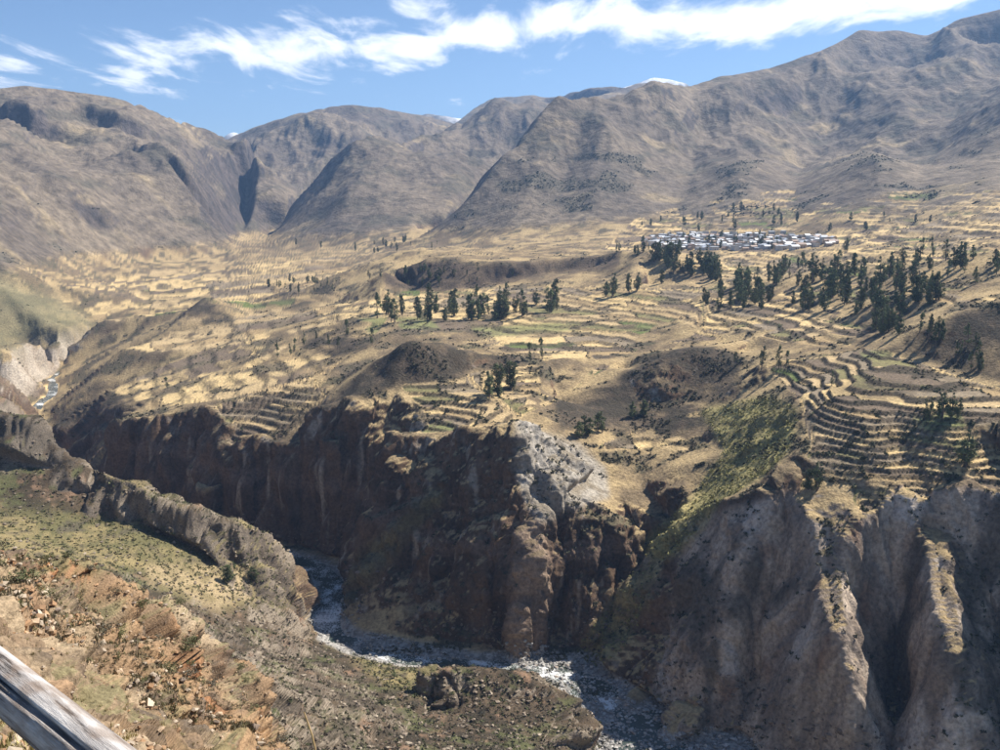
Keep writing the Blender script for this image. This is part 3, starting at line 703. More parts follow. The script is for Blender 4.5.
# brush gully, yellow green
br = reg([(700, 410), (770, 395), (800, 410), (790, 450), (760, 480), (690, 545), (655, 565), (640, 545), (690, 500), (725, 450)], 600, 800) * (1 - rm * 0.4)
col = mixc(col, mixc((.36, .31, .125), (.21, .18, .080), smooth01(n14 + n60, -.2, .25)), br * 0.9)
tal = reg([(648, 560), (660, 570), (630, 640), (600, 668), (575, 655), (610, 600)], 590, 680)
col = mixc(col, mixc((.33, .28, .13), (.17, .14, .08), smooth01(n14, -.2, .25)), tal * 0.85)
but = reg([(340, 625), (350, 560), (440, 485), (445, 500), (400, 550), (360, 600)], 680, 730)
col = mixc(col, mixc((.20, .175, .085), (.12, .105, .06), smooth01(n14, -.2, .25)), but * 0.7)
# near bank
nb_az = np.arctan2(nbk[:, 0], nbk[:, 1]); nb_r = np.hypot(nbk[:, 0], nbk[:, 1])
binr = np.full(NA, np.nan)
for c in range(NA):
    mm_ = abs(nb_az - azm[c]) < 0.02
    if mm_.any(): binr[c] = nb_r[mm_].min()
ok = ~np.isnan(binr); binr = np.interp(np.arange(NA), np.flatnonzero(ok), binr[ok])
side = (Rg < binr[:, None] + 2) & (Yg < 1100)
near = blur_g(side, 1.5)
hill = mixc((.095, .070, .046), (.046, .038, .026), smooth01(n60 + 0.8 * n14 + .5 * n4, -.3, .3))
hill = mixc(hill, (.105, .110, .048), smooth01(fbm(gx / 30 + 6, gy / 30, o=5, gain=.65), .02, .22) * 0.75)
hill = mixc(hill, (.26, .165, .105), smooth01(fbm(gx / 24 - 6, gy / 24, o=5, gain=.65), .14, .32) * 0.85)
bench = reg([(-200, 500), (60, 512), (150, 520), (200, 545), (250, 515), (300, 575), (320, 640), (300, 610), (270, 605), (230, 600), (120, 570), (60, 560), (-200, 545)], 480, 730)
bench = np.maximum(bench, reg([(330, 640), (440, 665), (430, 700), (390, 690)], 510, 620))
bench = np.maximum(bench, 0.7 * reg([(80, 455), (130, 474), (215, 516), (205, 525), (110, 490)], 600, 720))
hill = mixc(hill, mixc(mixc((.275, .218, .105), (.140, .126, .058), smooth01(n60 + n14 + .4 * n4, -.3, .3)), (.10, .085, .06), smooth01(fbm(gx / 18 + 71, gy / 18, o=4, gain=.6), .06, .26) * .85), bench * .92)
tan_ = reg([(145, 560), (200, 565), (255, 572), (262, 600), (220, 612), (150, 585)], 480, 680)
hill = mixc(hill, mixc((.36, .275, .155), (.22, .175, .09), smooth01(n14, -.2, .3)), tan_ * (1 - 0.6 * WALL_G))
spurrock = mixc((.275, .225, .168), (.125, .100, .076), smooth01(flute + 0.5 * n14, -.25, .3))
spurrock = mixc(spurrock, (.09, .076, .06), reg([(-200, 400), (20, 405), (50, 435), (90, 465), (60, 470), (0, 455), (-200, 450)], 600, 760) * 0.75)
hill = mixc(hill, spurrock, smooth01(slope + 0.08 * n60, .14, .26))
ochre = nearrock_g = smooth01(-Rg, -235, -200)
oc = mixc((.325, .210, .118), (.215, .150, .096), smooth01(n60 + n14, -.3, .3))
oc = mixc(oc, (.37, .28, .18), smooth01(fbm(gx / 20 + 3, gy / 20, gzz / 20, o=4), .02, .3))
oc = mixc(oc, (.29, .140, .066), smooth01(fbm(gx / 13 - 3, gy / 13, gzz / 26, o=4), .14, .40))
oc = mixc(oc, (.115, .088, .066), smooth01(fbm(gx / 5 + 13, gy / 5, gzz / 5, o=5, gain=.6), .02, .26) * 0.85)
oc = mixc(oc, (.185, .170, .085), smooth01(fbm(gx / 9 + 33, gy / 9, o=4) + 0.8 * (Nrm[..., 2] - .72), .12, .32) * 0.7)
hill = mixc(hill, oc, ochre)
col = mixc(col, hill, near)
# river bed gravel
bed = smooth01(-(Zbase), 296.6, 299.0) * (Yg < 1000) * (Yg > 300)
grav = mixc((.43, .41, .375), (.22, .205, .185), smooth01(n14 + n4, -.3, .3))
col = mixc(col, grav, bed)
mt = smooth01(MM_G, 0.02, 0.25)
onm = mt * (1 - 0.8 * onfield)
col = mixc(col, grassM, onm)
col = mixc(col, (.80, .82, .85), snow)
col = np.clip(col, 0.02, 0.9)
print('cover', round(time.time() - T0, 1))

def ground_material(name, bump_scale, bump_d, rough=0.95):
    m = bpy.data.materials.new(name); m.use_nodes = True; nt = m.node_tree; bs = nt.nodes['Principled BSDF']
    at = nt.nodes.new('ShaderNodeAttribute'); at.attribute_name = 'cover'
    geo = nt.nodes.new('ShaderNodeNewGeometry')
    n1 = nt.nodes.new('ShaderNodeTexNoise'); n1.inputs['Scale'].default_value = bump_scale; n1.inputs['Detail'].default_value = 6; n1.inputs['Roughness'].default_value = 0.65
    nt.links.new(geo.outputs['Position'], n1.inputs['Vector'])
    mr = nt.nodes.new('ShaderNodeMapRange'); nt.links.new(n1.outputs['Fac'], mr.inputs[0])
    mr.inputs[1].default_value = 0.30; mr.inputs[2].default_value = 0.70; mr.inputs[3].default_value = 0.52; mr.inputs[4].default_value = 1.48
    mx = nt.nodes.new('ShaderNodeVectorMath'); mx.operation = 'SCALE'
    nt.links.new(at.outputs['Color'], mx.inputs[0]); nt.links.new(mr.outputs[0], mx.inputs['Scale'])
    nt.links.new(mx.outputs[0], bs.inputs['Base Color'])
    bp = nt.nodes.new('ShaderNodeBump'); bp.inputs['Strength'].default_value = 0.8; bp.inputs['Distance'].default_value = bump_d
    nt.links.new(n1.outputs['Fac'], bp.inputs['Height']); nt.links.new(bp.outputs[0], bs.inputs['Normal'])
    bs.inputs['Roughness'].default_value = rough; bs.inputs['Specular IOR Level'].default_value = 0.12
    return m
mat_ground = ground_material('dry_ground', 0.55, 1.6)
mat_hill = ground_material('scrub_hillside', 1.3, 0.6)
mat_near = ground_material('ochre_rock', 5.0, 0.16)
mat_mtn = ground_material('mountain_ground', 0.05, 9.0)

# ------------------------------------------------------------------ split the sheet into ground, hillside, canyon wall, fields, mountains
VV = (np.stack([Xg, Yg, Zg], -1) * S).reshape(-1, 3)
CC = col.reshape(-1, 3)
ii, jj = np.meshgrid(np.arange(NA - 1), np.arange(NRW - 1), indexing='ij')
fa = (ii * NRW + jj); FQ = np.stack([fa, fa + NRW, fa + NRW + 1, fa + 1], -1)
uf, yf_, mf = Ug[:-1, :-1], Yg[:-1, :-1], MM_G[:-1, :-1]
def ci_y(C, u): return np.interp(u, [c[0] for c in C], [c[2] for c in C])
uc = 500 + 1000 * np.tan(azm[:-1])[:, None] * np.ones_like(uf)
ism = mf > 0.06
reg_id = np.zeros(uf.shape, int)
m4 = ism & (uc > 428) & (yf_ < ci_y(M4C, uc) * 1.13)
m1 = ism & (uc < 262) & (yf_ < np.where(uc < 228, ci_y(M1C, uc), 4400) * 1.13)
m3 = ism & (uc > 270) & (yf_ < ci_y(M3C, uc) * 1.1) & ~m4
sn = yf_ > 8900
m3b = ism & (yf_ > 6250) & (uc > 447)
reg_id[ism] = 3; reg_id[m3b] = 5; reg_id[m3] = 4; reg_id[m1] = 2; reg_id[m4] = 6; reg_id[sn] = 7
g = reg_id == 0
hs = side[:-1, :-1] & g; nr_ = hs & (Rg[:-1, :-1] < 215)
cw = g & ~hs & (steep[:-1, :-1] > 0.5) & (yf_ < 1050) & (yf_ > 380) & (TERR_G[:-1, :-1] < 0.4)
cw = blur(cw.astype(np.float32), 2.5, 2.5) > 0.5
reg_id[hs] = 8; reg_id[nr_] = 9; reg_id[cw & g & ~hs] = 10
# fields that show largest become pieces of the ground
fq = np.where((onfield > 0.45) & (WALL_G < 0.5), fid, -1)[:-1, :-1]
fq[(reg_id != 0) | ~vis[:-1, :-1] | (uf < -10) | (uf > 1010) | (yf_ > 1900)] = -1
ids, cnt = np.unique(fq[fq >= 0], return_counts=True)
top = ids[np.argsort(-cnt)][:300]; cnts = np.sort(cnt)[::-1][:300]
print('fields', len(ids), cnts[[0, 50, 150, -1]] if len(cnts) else '')
is_top = np.isin(fq, top)
wq = np.where(WALL_G > 0.5, hsh(lev, np.floor(ci_ * 0.6), np.floor(cj_ * 0.6)), -1)[:-1, :-1]
wq[(reg_id != 0) | ~vis[:-1, :-1] | (uf < -10) | (uf > 1010) | (yf_ > 1300)] = -1
ids_w, cnt_w = np.unique(wq[wq >= 0], return_counts=True); top_w = ids_w[np.argsort(-cnt_w)][:300]
is_wall = np.isin(wq, top_w)
def sub_object(name, faces, mat, parent=None, kind=None, smooth=True):
    used, inv = np.unique(faces, return_inverse=True)
    me = mesh_np(name, VV[used], inv.reshape(faces.shape), mat, smooth, {'cover': CC[used]})
    o = link(bpy.data.objects.new(name, me), parent)
    if kind: o['kind'] = kind
    return o
ground = sub_object('ground', FQ[(reg_id == 0) & ~is_top & ~is_wall], mat_ground, kind='structure')
fi = np.flatnonzero(is_top.ravel()); fk = fq.ravel()[fi]; od = np.argsort(fk, kind='stable'); fi = fi[od]; fk = fk[od]
for part_ in np.split(fi, np.flatnonzero(np.diff(fk)) + 1):
    sub_object('field', FQ.reshape(-1, 4)[part_], mat_ground, ground)
fi = np.flatnonzero(is_wall.ravel()); fk = wq.ravel()[fi]; od = np.argsort(fk, kind='stable'); fi = fi[od]; fk = fk[od]
for part_ in np.split(fi, np.flatnonzero(np.diff(fk)) + 1):
    sub_object('terrace_wall', FQ.reshape(-1, 4)[part_], mat_ground, ground)
hillside = sub_object('hillside', FQ[reg_id == 8], mat_hill, kind='structure')
near_ridge = sub_object('rock_ridge', FQ[reg_id == 9], mat_near, kind='structure')
canyon_wall = sub_object('canyon_wall', FQ[reg_id == 10], mat_ground, kind='structure')
for k in (2, 3, 4, 5, 6, 7):
    sub_object('mountain', FQ[reg_id == k], mat_mtn, kind='structure')
print('terrain objects', round(time.time() - T0, 1))

# ------------------------------------------------------------------ sighting: from a bearing and level on the picture plane to the ground
def hit(u, v):
    """first visible ground point under a sight line; returns survey coordinates or None"""
    c = int(round((math.atan((u - 500) / 1000 / (CT + 0.177 * max(dtan(v), -.1) * 0.98)) - AZ0) / (AZ1 - AZ0) * (NA - 1)))
    if not 0 <= c < NA: return None
    # refine bearing with the projected columns
    best = None
    for cc in (c - 3, c - 2, c - 1, c, c + 1, c + 2, c + 3):
        if not 0 <= cc < NA: continue
        k = np.argmax(Vrun[cc] <= v)
        if Vrun[cc, k] > v: continue
        d = abs(Ug[cc, k] - u)
        if best is None or d < best[0]: best = (d, cc, k)
    if best is None: return None
    _, cc, k = best
    return np.array([Xg[cc, k], Yg[cc, k], Zg[cc, k]]), cc, k
def ground_z(x, y):
    """elevation of the sheet under a plan position (survey units)"""
    c = (math.atan2(x, y) - AZ0) / (AZ1 - AZ0) * (NA - 1); c = min(max(int(round(c)), 0), NA - 1)
    r = math.hypot(x, y); rc = np.hypot(Xg[c], Yg[c]); k = int(np.argmin(abs(rc - r))); return Zg[c, k]
# ------------------------------------------------------------------ materials for things
def simple_mat(name, col, rough=0.9, var=0.0, scale=3.0, attr=None, spec=0.2):
    m = bpy.data.materials.new(name); m.use_nodes = True; nt = m.node_tree; bs = nt.nodes['Principled BSDF']
    bs.inputs['Roughness'].default_value = rough; bs.inputs['Specular IOR Level'].default_value = spec
    geo = nt.nodes.new('ShaderNodeNewGeometry')
    nz = nt.nodes.new('ShaderNodeTexNoise'); nz.inputs['Scale'].default_value = scale; nz.inputs['Detail'].default_value = 4
    nt.links.new(geo.outputs['Position'], nz.inputs['Vector'])
    mr = nt.nodes.new('ShaderNodeMapRange'); nt.links.new(nz.outputs['Fac'], mr.inputs[0])
    mr.inputs[1].default_value = 0.3; mr.inputs[2].default_value = 0.7; mr.inputs[3].default_value = 1 - var; mr.inputs[4].default_value = 1 + var
    mx = nt.nodes.new('ShaderNodeVectorMath'); mx.operation = 'SCALE'; nt.links.new(mr.outputs[0], mx.inputs['Scale'])
    if attr:
        at = nt.nodes.new('ShaderNodeAttribute'); at.attribute_name = attr; nt.links.new(at.outputs['Color'], mx.inputs[0])
    else:
        mx.inputs[0].default_value = col[:3]
    nt.links.new(mx.outputs[0], bs.inputs['Base Color'])
    return m
mat_leaf = simple_mat('eucalyptus_leaves', (0, 0, 0), 0.75, 0.2, 0.6, 'cover')
mat_bark = simple_mat('bark', (.17, .13, .10), 0.9, 0.3, 2.0)
mat_shrub = simple_mat('shrub_leaves', (0, 0, 0), 0.85, 0.2, 0.6, 'cover')
mat_rock = simple_mat('boulder_rock', (0, 0, 0), 0.85, 0.3, 1.2, 'cover')

# ------------------------------------------------------------------ foliage built from small leaf sprays
def leaf_tris(r, centers, rad, n, size, flat=1.0):
    """n leaf triangles round every centre; returns V, F"""
    c = np.repeat(centers, n, 0); R = np.repeat(rad, n)
    d = r.normal(size=(len(c), 3)); d /= np.linalg.norm(d, axis=1, keepdims=True)
    rr_ = r.uniform(0.35, 1.0, len(c)) ** 0.6
    d[:, 2] *= flat
    p = c + d * (R * rr_)[:, None]
    a = r.normal(size=(len(c), 3)); a /= np.linalg.norm(a, axis=1, keepdims=True)
    b = np.cross(a, r.normal(size=(len(c), 3))); b /= np.linalg.norm(b, axis=1, keepdims=True)
    s = size * r.uniform(0.6, 1.3, len(c))[:, None]
    V = np.stack([p - a * s * 0.6, p + a * s * 0.6 + b * s * 0.15, p + b * s], 1).reshape(-1, 3)
    return V, np.arange(len(V)).reshape(-1, 3)
def tube(pts_, rads, n=7):
    V = []; F = []; pts_ = [Vector(p) for p in pts_]
    for i, p in enumerate(pts_):
        t = (pts_[min(i + 1, len(pts_) - 1)] - pts_[max(i - 1, 0)]).normalized()
        x = t.cross(Vector((0.31, 0.95, 0.05))).normalized(); y = t.cross(x)
        for k in range(n):
            a = 2 * math.pi * k / n; V.append(p + (x * math.cos(a) + y * math.sin(a)) * rads[i])
    for i in range(len(pts_) - 1):
        for k in range(n):
            F.append((i * n + k, i * n + (k + 1) % n, (i + 1) * n + (k + 1) % n, (i + 1) * n + k))
    return np.array([tuple(v) for v in V]), np.array(F)
def leaf_colours(r, n_tri, base, var, warm=(.02, .012, 0.0)):
    t = r.uniform(-1, 1, n_tri)[:, None]; w = r.uniform(0, 1, n_tri)[:, None] ** 3
    c = np.array(base)[None] * (1 + var * t) + w * np.array(warm)[None]
    return np.repeat(np.clip(c, 0.008, 1), 3, 0)
def make_tree_meshes(seed, kind):
    """unit height eucalyptus: tall, narrow and ragged; returns trunk and crown meshes"""
    r = np.random.default_rng(seed)
    H = 1.0; nst = {'slim': 1, 'broad': 2, 'clump': 3}[kind]
    tv, tf, cen, rad, off = [], [], [], [], 0
    for s_ in range(nst):
        bx, by = (r.normal(0, .04, 2) if nst > 1 else (0, 0)); fat = r.uniform(.75, 1.25)
        lean = r.normal(0, 0.05, 2); top = H * (1.0 if s_ == 0 else r.uniform(.7, .92))
        spine = [(bx + lean[0] * t + .012 * math.sin(5 * t + seed), by + lean[1] * t, -0.03 + (top + .03) * t) for t in np.linspace(0, 1, 7)]
        v, f = tube(spine, [.020 * (1 - .85 * t) + .002 for t in np.linspace(0, 1, 7)]); tv.append(v); tf.append(f + off); off += len(v)
        wmax = {'slim': .135, 'broad': .20, 'clump': .18}[kind]
        lo = {'slim': .15, 'broad': .11, 'clump': .08}[kind]
        for q in range({'slim': 22, 'broad': 30, 'clump': 18}[kind]):
            t = r.uniform(lo, 1.0); prof = math.sin(math.pi * min(1, (t - lo) / (1 - lo) * .88 + .12)) ** .7
            a = r.uniform(0, 2 * math.pi); rd = wmax * prof * fat * r.uniform(.25, 1.0)
            p = np.array([bx + lean[0] * t + rd * math.cos(a), by + lean[1] * t + rd * math.sin(a), top * t])
            cen.append(p); rad.append(r.uniform(.045, .085) * (1.15 - .5 * t))
            if q % 3 == 0:
                t0 = max(.1, t - .14); b0 = (bx + lean[0] * t0, by + lean[1] * t0, top * t0)
                v, f = tube([b0, tuple((np.array(b0) + p) / 2 + np.array([0, 0, -.01])), tuple(p)], [.009, .006, .003], 5); tv.append(v); tf.append(f + off); off += len(v)
    V, F = leaf_tris(r, np.array(cen), np.array(rad), 52, .030, 1.25)
    tone = r.uniform(.8, 1.45)
    colr = leaf_colours(r, len(F), (.105 * tone, .124 * tone, .056 * tone), .5)
    # clumps differ a little in tone, as sprays of young and old leaves do
    ct_ = np.repeat(r.uniform(.72, 1.35, len(cen)), 52 * 3)[:, None]
    crown = mesh_np('crown', V, F, mat_leaf, False, {'cover': colr * ct_})
    trunk = mesh_np('trunk', np.concatenate(tv), np.concatenate(tf), mat_bark, True)
    return trunk, crown
TREES = {k: [make_tree_meshes(100 + 7 * i + j, k) for j in range(n)] for i, (k, n) in enumerate((('slim', 7), ('broad', 7), ('clump', 6)))}
FAR_TREES = []
FAR_GROUPS = {'distant trees in the left valley', 'trees at the foot of the far brown cliff', 'distant trees near the gorge mouth', 'trees on the foothills above the village', 'belt of trees left of the village'}
def put_tree(pos, h, kind, label, group=None, wide=1.0, name='eucalyptus_tree'):
    tr, cr = random.choice(TREES[kind])
    if group in FAR_GROUPS:
        FAR_TREES.append((tr, cr, np.array(pos) * S, h * S * .78, wide, random.uniform(0, 6.28))); return
    e = link(bpy.data.objects.new(name, None)); e.empty_display_size = 1
    e.location = Vector(pos) * S; e.rotation_euler = (0, 0, random.uniform(0, 6.28))
    hs_ = h * S * .78; e.scale = (hs_ * wide, hs_ * wide, hs_)
    tag(e, label, 'tree', group)
    link(bpy.data.objects.new('trunk', tr), e); link(bpy.data.objects.new('crown', cr), e)
    return e
ORD = ['leftmost', 'second from left', 'third from left', 'fourth from left', 'fifth from left', 'sixth from left', 'seventh from left', 'eighth from left']
n_tree = 0
def group_listed(kind, phrase, spots, group, wide=1.0):
    """a few trees one can tell apart: each gets its own place in the row"""
    global n_tree
    spots = sorted(spots)
    for i, (u, v, h) in enumerate(spots):
        q = hit(u, v)
        if q is None: continue
        p = q[0]; dep = p[1] * CT - p[2] * ST
        lb = phrase if len(spots) == 1 else ORD[i] + ' of the ' + phrase
        put_tree(p, h * dep / 1000.0, kind, lb, group if len(spots) > 1 else None, wide * random.uniform(.85, 1.2)); n_tree += 1
def where(u, v, u0, u1, v0, v1, hor=True):
    a = (u - u0) / max(u1 - u0, 1e-6); b = (v - v0) / max(v1 - v0, 1e-6)
    h = ('left end', 'left part', 'middle', 'right part', 'right end')[min(4, max(0, int(a * 5)))]
    return ('back row, ' if b < .5 else 'front row, ') + h
def group_scatter(kinds, label, cu, cv, ru, rv, n, h0, h1, group, tilt=0.0, wide=1.0):
    global n_tree
    for _ in range(n):
        a = random.uniform(0, 6.283); q_ = math.sqrt(random.random())
        u = cu + ru * q_ * math.cos(a); v = cv + rv * q_ * math.sin(a) + tilt * (u - cu)
        q = hit(u, v)
        if q is None or Rg[q[1], q[2]] > 3600: continue
        p = q[0]; dep = p[1] * CT - p[2] * ST
        hh = random.uniform(h0, h1); sz = 'short' if hh < h0 + (h1 - h0) / 3 else 'tall' if hh > h0 + 2 * (h1 - h0) / 3 else 'middling'
        vt = v - tilt * (u - cu)
        put_tree(p, hh * dep / 1000.0, random.choice(kinds), sz + ' ' + label + ', ' + where(u, vt, cu - ru, cu + ru, cv - rv, cv + rv), group, wide * random.uniform(.85, 1.25)); n_tree += 1
group_listed('clump', 'dark eucalyptuses in the central hollow', [(489, 398, 33), (500, 396, 45), (511, 390, 38)], 'trees in the hollow below the cone hill', 1.25)
group_listed('slim', 'two eucalyptuses above the central hollow', [(530, 362, 26), (542, 360, 30)], 'pair of trees above the hollow')
group_listed('broad', 'wide bushy trees behind the pale badland spur', [(580, 438, 22), (590, 437, 27), (601, 433, 27)], 'bushy trees behind the pale spur', 1.4)
group_listed('broad', 'low trees on the central dark slope', [(636, 418, 20), (646, 417, 24)], 'low trees on the dark slope', 1.2)
group_listed('slim', 'eucalyptuses atop the right hand terraces', [(740, 366, 18), (766, 371, 31), (784, 371, 30), (791, 369, 24)], 'trees above the right terraces')
group_listed('clump', 'eucalyptuses among the dark terraces at right', [(945, 420, 28), (958, 420, 34), (967, 419, 32), (976, 418, 26)], 'trees among the right terraces')
group_listed('clump', 'tall dark eucalyptus at the right edge of the terraces', [(991, 465, 46)], None, 1.2)
group_listed('clump', 'eucalyptuses on the right cliff edge', [(829, 490, 30), (838, 490, 38)], 'trees on the right cliff edge')
group_listed('slim', 'small slim tree among the upper right terraces', [(840, 386, 20)], None)
group_listed('slim', 'slender trees in the yellow left fields', [(275, 358, 20), (289, 356, 14), (293, 353, 18), (303, 346, 16)], 'slender trees in the left fields')
group_listed('slim', 'trees on the dark knoll left of the cone', [(316, 342, 14), (329, 348, 18), (337, 350, 16), (347, 338, 24), (372, 346, 24)], 'trees on the dark knoll')
group_listed('slim', 'lone small tree in the pale fields of the lower left valley', [(159, 389, 15)], None, 1.3)
group_listed('broad', 'trees along the low mid plain ridge', [(606, 297, 20), (613, 296, 28), (629, 294, 24), (638, 292, 22), (661, 284, 18)], 'trees on the low ridge')
group_listed('broad', 'round trees on the near terraced bench', [(201, 582, 23), (229, 583, 17), (209, 572, 12)], 'round trees on the near bench', 1.7)
group_listed('slim', 'little tree on the green flat by the river bend', [(381, 679, 14)], None, 1.6)
group_listed('broad', 'dark tree on the crest right of the village', [(845, 251, 17)], None, 1.2)
group_scatter(('slim', 'broad', 'clump'), 'eucalyptus in the long mid plain row', 468, 314, 92, 9, 40, 18, 36, 'row of eucalyptuses across the middle plain', -0.05)
group_scatter(('broad', 'clump'), 'eucalyptus in the grove before the village', 688, 268, 40, 10, 40, 14, 26, 'grove in front of the village', 0.22)
group_scatter(('slim', 'broad'), 'tree in the belt left of village', 640, 254, 36, 3, 12, 8, 14, 'belt of trees left of the village')
group_scatter(('broad', 'clump'), 'eucalyptus in the grove below the village', 745, 300, 52, 14, 28, 16, 30, 'grove below the village hill')
group_scatter(('slim', 'broad'), 'eucalyptus on slope right of village grove', 780, 278, 26, 9, 16, 14, 26, 'trees right of the village grove', -0.4)
group_scatter(('broad', 'clump'), 'eucalyptus in dense wood on right plain', 862, 296, 78, 22, 52, 18, 38, 'dense wood on the right plain')
group_scatter(('clump',), 'eucalyptus at the foot of dense wood', 892, 330, 16, 10, 10, 22, 34, 'trees at the foot of the dense wood')
group_scatter(('slim', 'broad'), 'scattered tree on far right fields', 950, 268, 55, 20, 22, 14, 28, 'scattered trees on the far right fields')
group_scatter(('slim', 'clump'), 'tree on shaded bare right hill', 960, 352, 45, 16, 14, 18, 32, 'trees on the shaded right hill', 0.28)
group_scatter(('slim', 'broad'), 'distant tree in the left valley', 300, 288, 34, 8, 18, 6, 11, 'distant trees in the left valley')
group_scatter(('slim', 'broad'), 'distant tree below the far brown cliff', 440, 279, 75, 8, 26, 6, 13, 'trees at the foot of the far brown cliff')
group_scatter(('slim', 'broad'), 'distant tree near the gorge mouth', 370, 248, 80, 8, 22, 5, 10, 'distant trees near the gorge mouth')
group_scatter(('slim', 'broad'), 'tree between the village houses', 735, 244, 95, 7, 44, 6, 12, 'trees between the village houses')
group_scatter(('broad',), 'tree on foothill above the village', 780, 222, 150, 12, 34, 5, 12, 'trees on the foothills above the village')
fv, fc, fo_ = [], [], []
tv_, tf_, toff = [], [], 0
for tr, cr, p, h_, w_, a_ in FAR_TREES:
    rot = np.array([[math.cos(a_), -math.sin(a_), 0], [math.sin(a_), math.cos(a_), 0], [0, 0, 1]])
    co = np.empty(len(cr.vertices) * 3, np.float32); cr.vertices.foreach_get('co', co)
    cl = np.empty(len(cr.vertices) * 4, np.float32); cr.color_attributes['cover'].data.foreach_get('color', cl)
    co = co.reshape(-1, 3, 3)[::2]; cl = cl.reshape(-1, 3, 4)[::2, :, :3]
    ctr_ = co.mean(1, keepdims=True); co = (ctr_ + (co - ctr_) * 1.45).reshape(-1, 3)
    fv.append((co * (h_ * w_, h_ * w_, h_)) @ rot.T + p); fc.append(cl.reshape(-1, 3))
    t_ = np.empty(len(tr.vertices) * 3, np.float32); tr.vertices.foreach_get('co', t_); q_ = np.empty(len(tr.loops), np.int32); tr.loops.foreach_get('vertex_index', q_)
    tv_.append((t_.reshape(-1, 3) * (h_ * w_, h_ * w_, h_)) @ rot.T + p); tf_.append(q_.reshape(-1, 4) + toff); toff += len(tr.vertices)
fv = np.concatenate(fv); wood = link(bpy.data.objects.new('distant_woodland', mesh_np('distant_woodland', fv, np.arange(len(fv)).reshape(-1, 3), mat_leaf, False, {'cover': np.concatenate(fc)})))
tag(wood, 'tiny distant trees dotted over the far valley and the foothills', 'woodland', kind='stuff')
link(bpy.data.objects.new('trunk', mesh_np('trunk', np.concatenate(tv_), np.concatenate(tf_), mat_bark, True)), wood)['kind'] = 'stuff'
print('trees', n_tree, round(time.time() - T0, 1))

# ------------------------------------------------------------------ village
def house_meshes(seed, wcol, rcol, gable):
    r = np.random.default_rng(seed); w, d, h = r.uniform(8, 13), r.uniform(6, 8), r.uniform(3.2, 5.2)
    mw = simple_mat('house_wall', wcol, .9, .12, .4); mr_ = simple_mat('roof_sheet', rcol, .45, .12, .5, spec=.5)
    V = [(-w/2, -d/2, -2), (w/2, -d/2, -2), (w/2, d/2, -2), (-w/2, d/2, -2), (-w/2, -d/2, h), (w/2, -d/2, h), (w/2, d/2, h), (-w/2, d/2, h)]
    F = [(0, 1, 5, 4), (1, 2, 6, 5), (2, 3, 7, 6), (3, 0, 4, 7)]
    rh = 1.6 if gable else 0.5
    if gable:
        V += [(-w/2, 0, h + rh), (w/2, 0, h + rh)]; me = bpy.data.meshes.new('wall'); me.from_pydata(V, [], F + [(4, 7, 8), (5, 9, 6)])
    else:
        me = bpy.data.meshes.new('wall'); me.from_pydata(V, [], F)
    me.materials.append(mw)
    e = .5; t = .18; ro = bpy.data.meshes.new('roof')
    zz = h + rh * 1.06; k = rh / (d / 2); ze = h + .06 - k * e
    if gable:
        a = [(-w/2-e, -d/2-e, ze), (w/2+e, -d/2-e, ze), (w/2+e, 0, zz), (-w/2-e, 0, zz), (w/2+e, d/2+e, ze), (-w/2-e, d/2+e, ze)]
    else:
        a = [(-w/2-e, -d/2-e, h + .05), (w/2+e, -d/2-e, h + .05), (w/2+e, 0, h + .05 + rh / 2), (-w/2-e, 0, h + .05 + rh / 2), (w/2+e, d/2+e, h + .05 + rh), (-w/2-e, d/2+e, h + .05 + rh)]
    b = [(x, y, z + t) for x, y, z in a]
    ro.from_pydata(a + b, [], [(3, 2, 1, 0), (5, 4, 2, 3), (6, 7, 8, 9), (9, 8, 10, 11), (0, 1, 7, 6), (4, 5, 11, 10), (1, 2, 8, 7), (2, 4, 10, 8), (3, 0, 6, 9), (5, 3, 9, 11)])
    ro.materials.append(mr_)
    # door and windows a hand's breadth proud of the wall
    md_ = simple_mat('dark_door', (.10, .07, .05), .7); do = bpy.data.meshes.new('door')
    def boxes(lst):
        V, F = [], []
        for x0, x1, y0, y1, z0, z1 in lst:
            o = len(V); V += [(x0, y0, z0), (x1, y0, z0), (x1, y1, z0), (x0, y1, z0), (x0, y0, z1), (x1, y0, z1), (x1, y1, z1), (x0, y1, z1)]
            F += [(o, o+1, o+5, o+4), (o+1, o+2, o+6, o+5), (o+2, o+3, o+7, o+6), (o+3, o, o+4, o+7), (o+4, o+5, o+6, o+7)]
        return V, F
    V_, F_ = boxes([(-.6, .6, -d/2 - .08, -d/2 + .05, -.2, 2.1)]); do.from_pydata(V_, [], F_); do.materials.append(md_)
    wi = bpy.data.meshes.new('window'); V_, F_ = boxes([(w*.22, w*.22 + 1.2, -d/2 - .08, -d/2 + .05, 1.0, 2.2)]); wi.from_pydata(V_, [], F_)
    wi.materials.append(simple_mat('window_dark', (.06, .07, .08), .2, spec=.5))
    return me, ro, do, wi
HOUSES = [(house_meshes(1, (.55, .52, .47), (.60, .62, .64), True), 'white house with a pale metal gable roof'),
          (house_meshes(2, (.52, .49, .44), (.52, .56, .60), False), 'white house with a flat bluish metal roof'),
          (house_meshes(3, (.40, .32, .23), (.62, .62, .62), True), 'tan adobe house with a bright metal roof'),
          (house_meshes(4, (.56, .54, .50), (.42, .44, .46), False), 'white house with a flat grey roof'),
          (house_meshes(5, (.45, .36, .26), (.30, .20, .14), True), 'adobe house with a rusty brown roof')]
placed = []; nh = 0; tries = 0
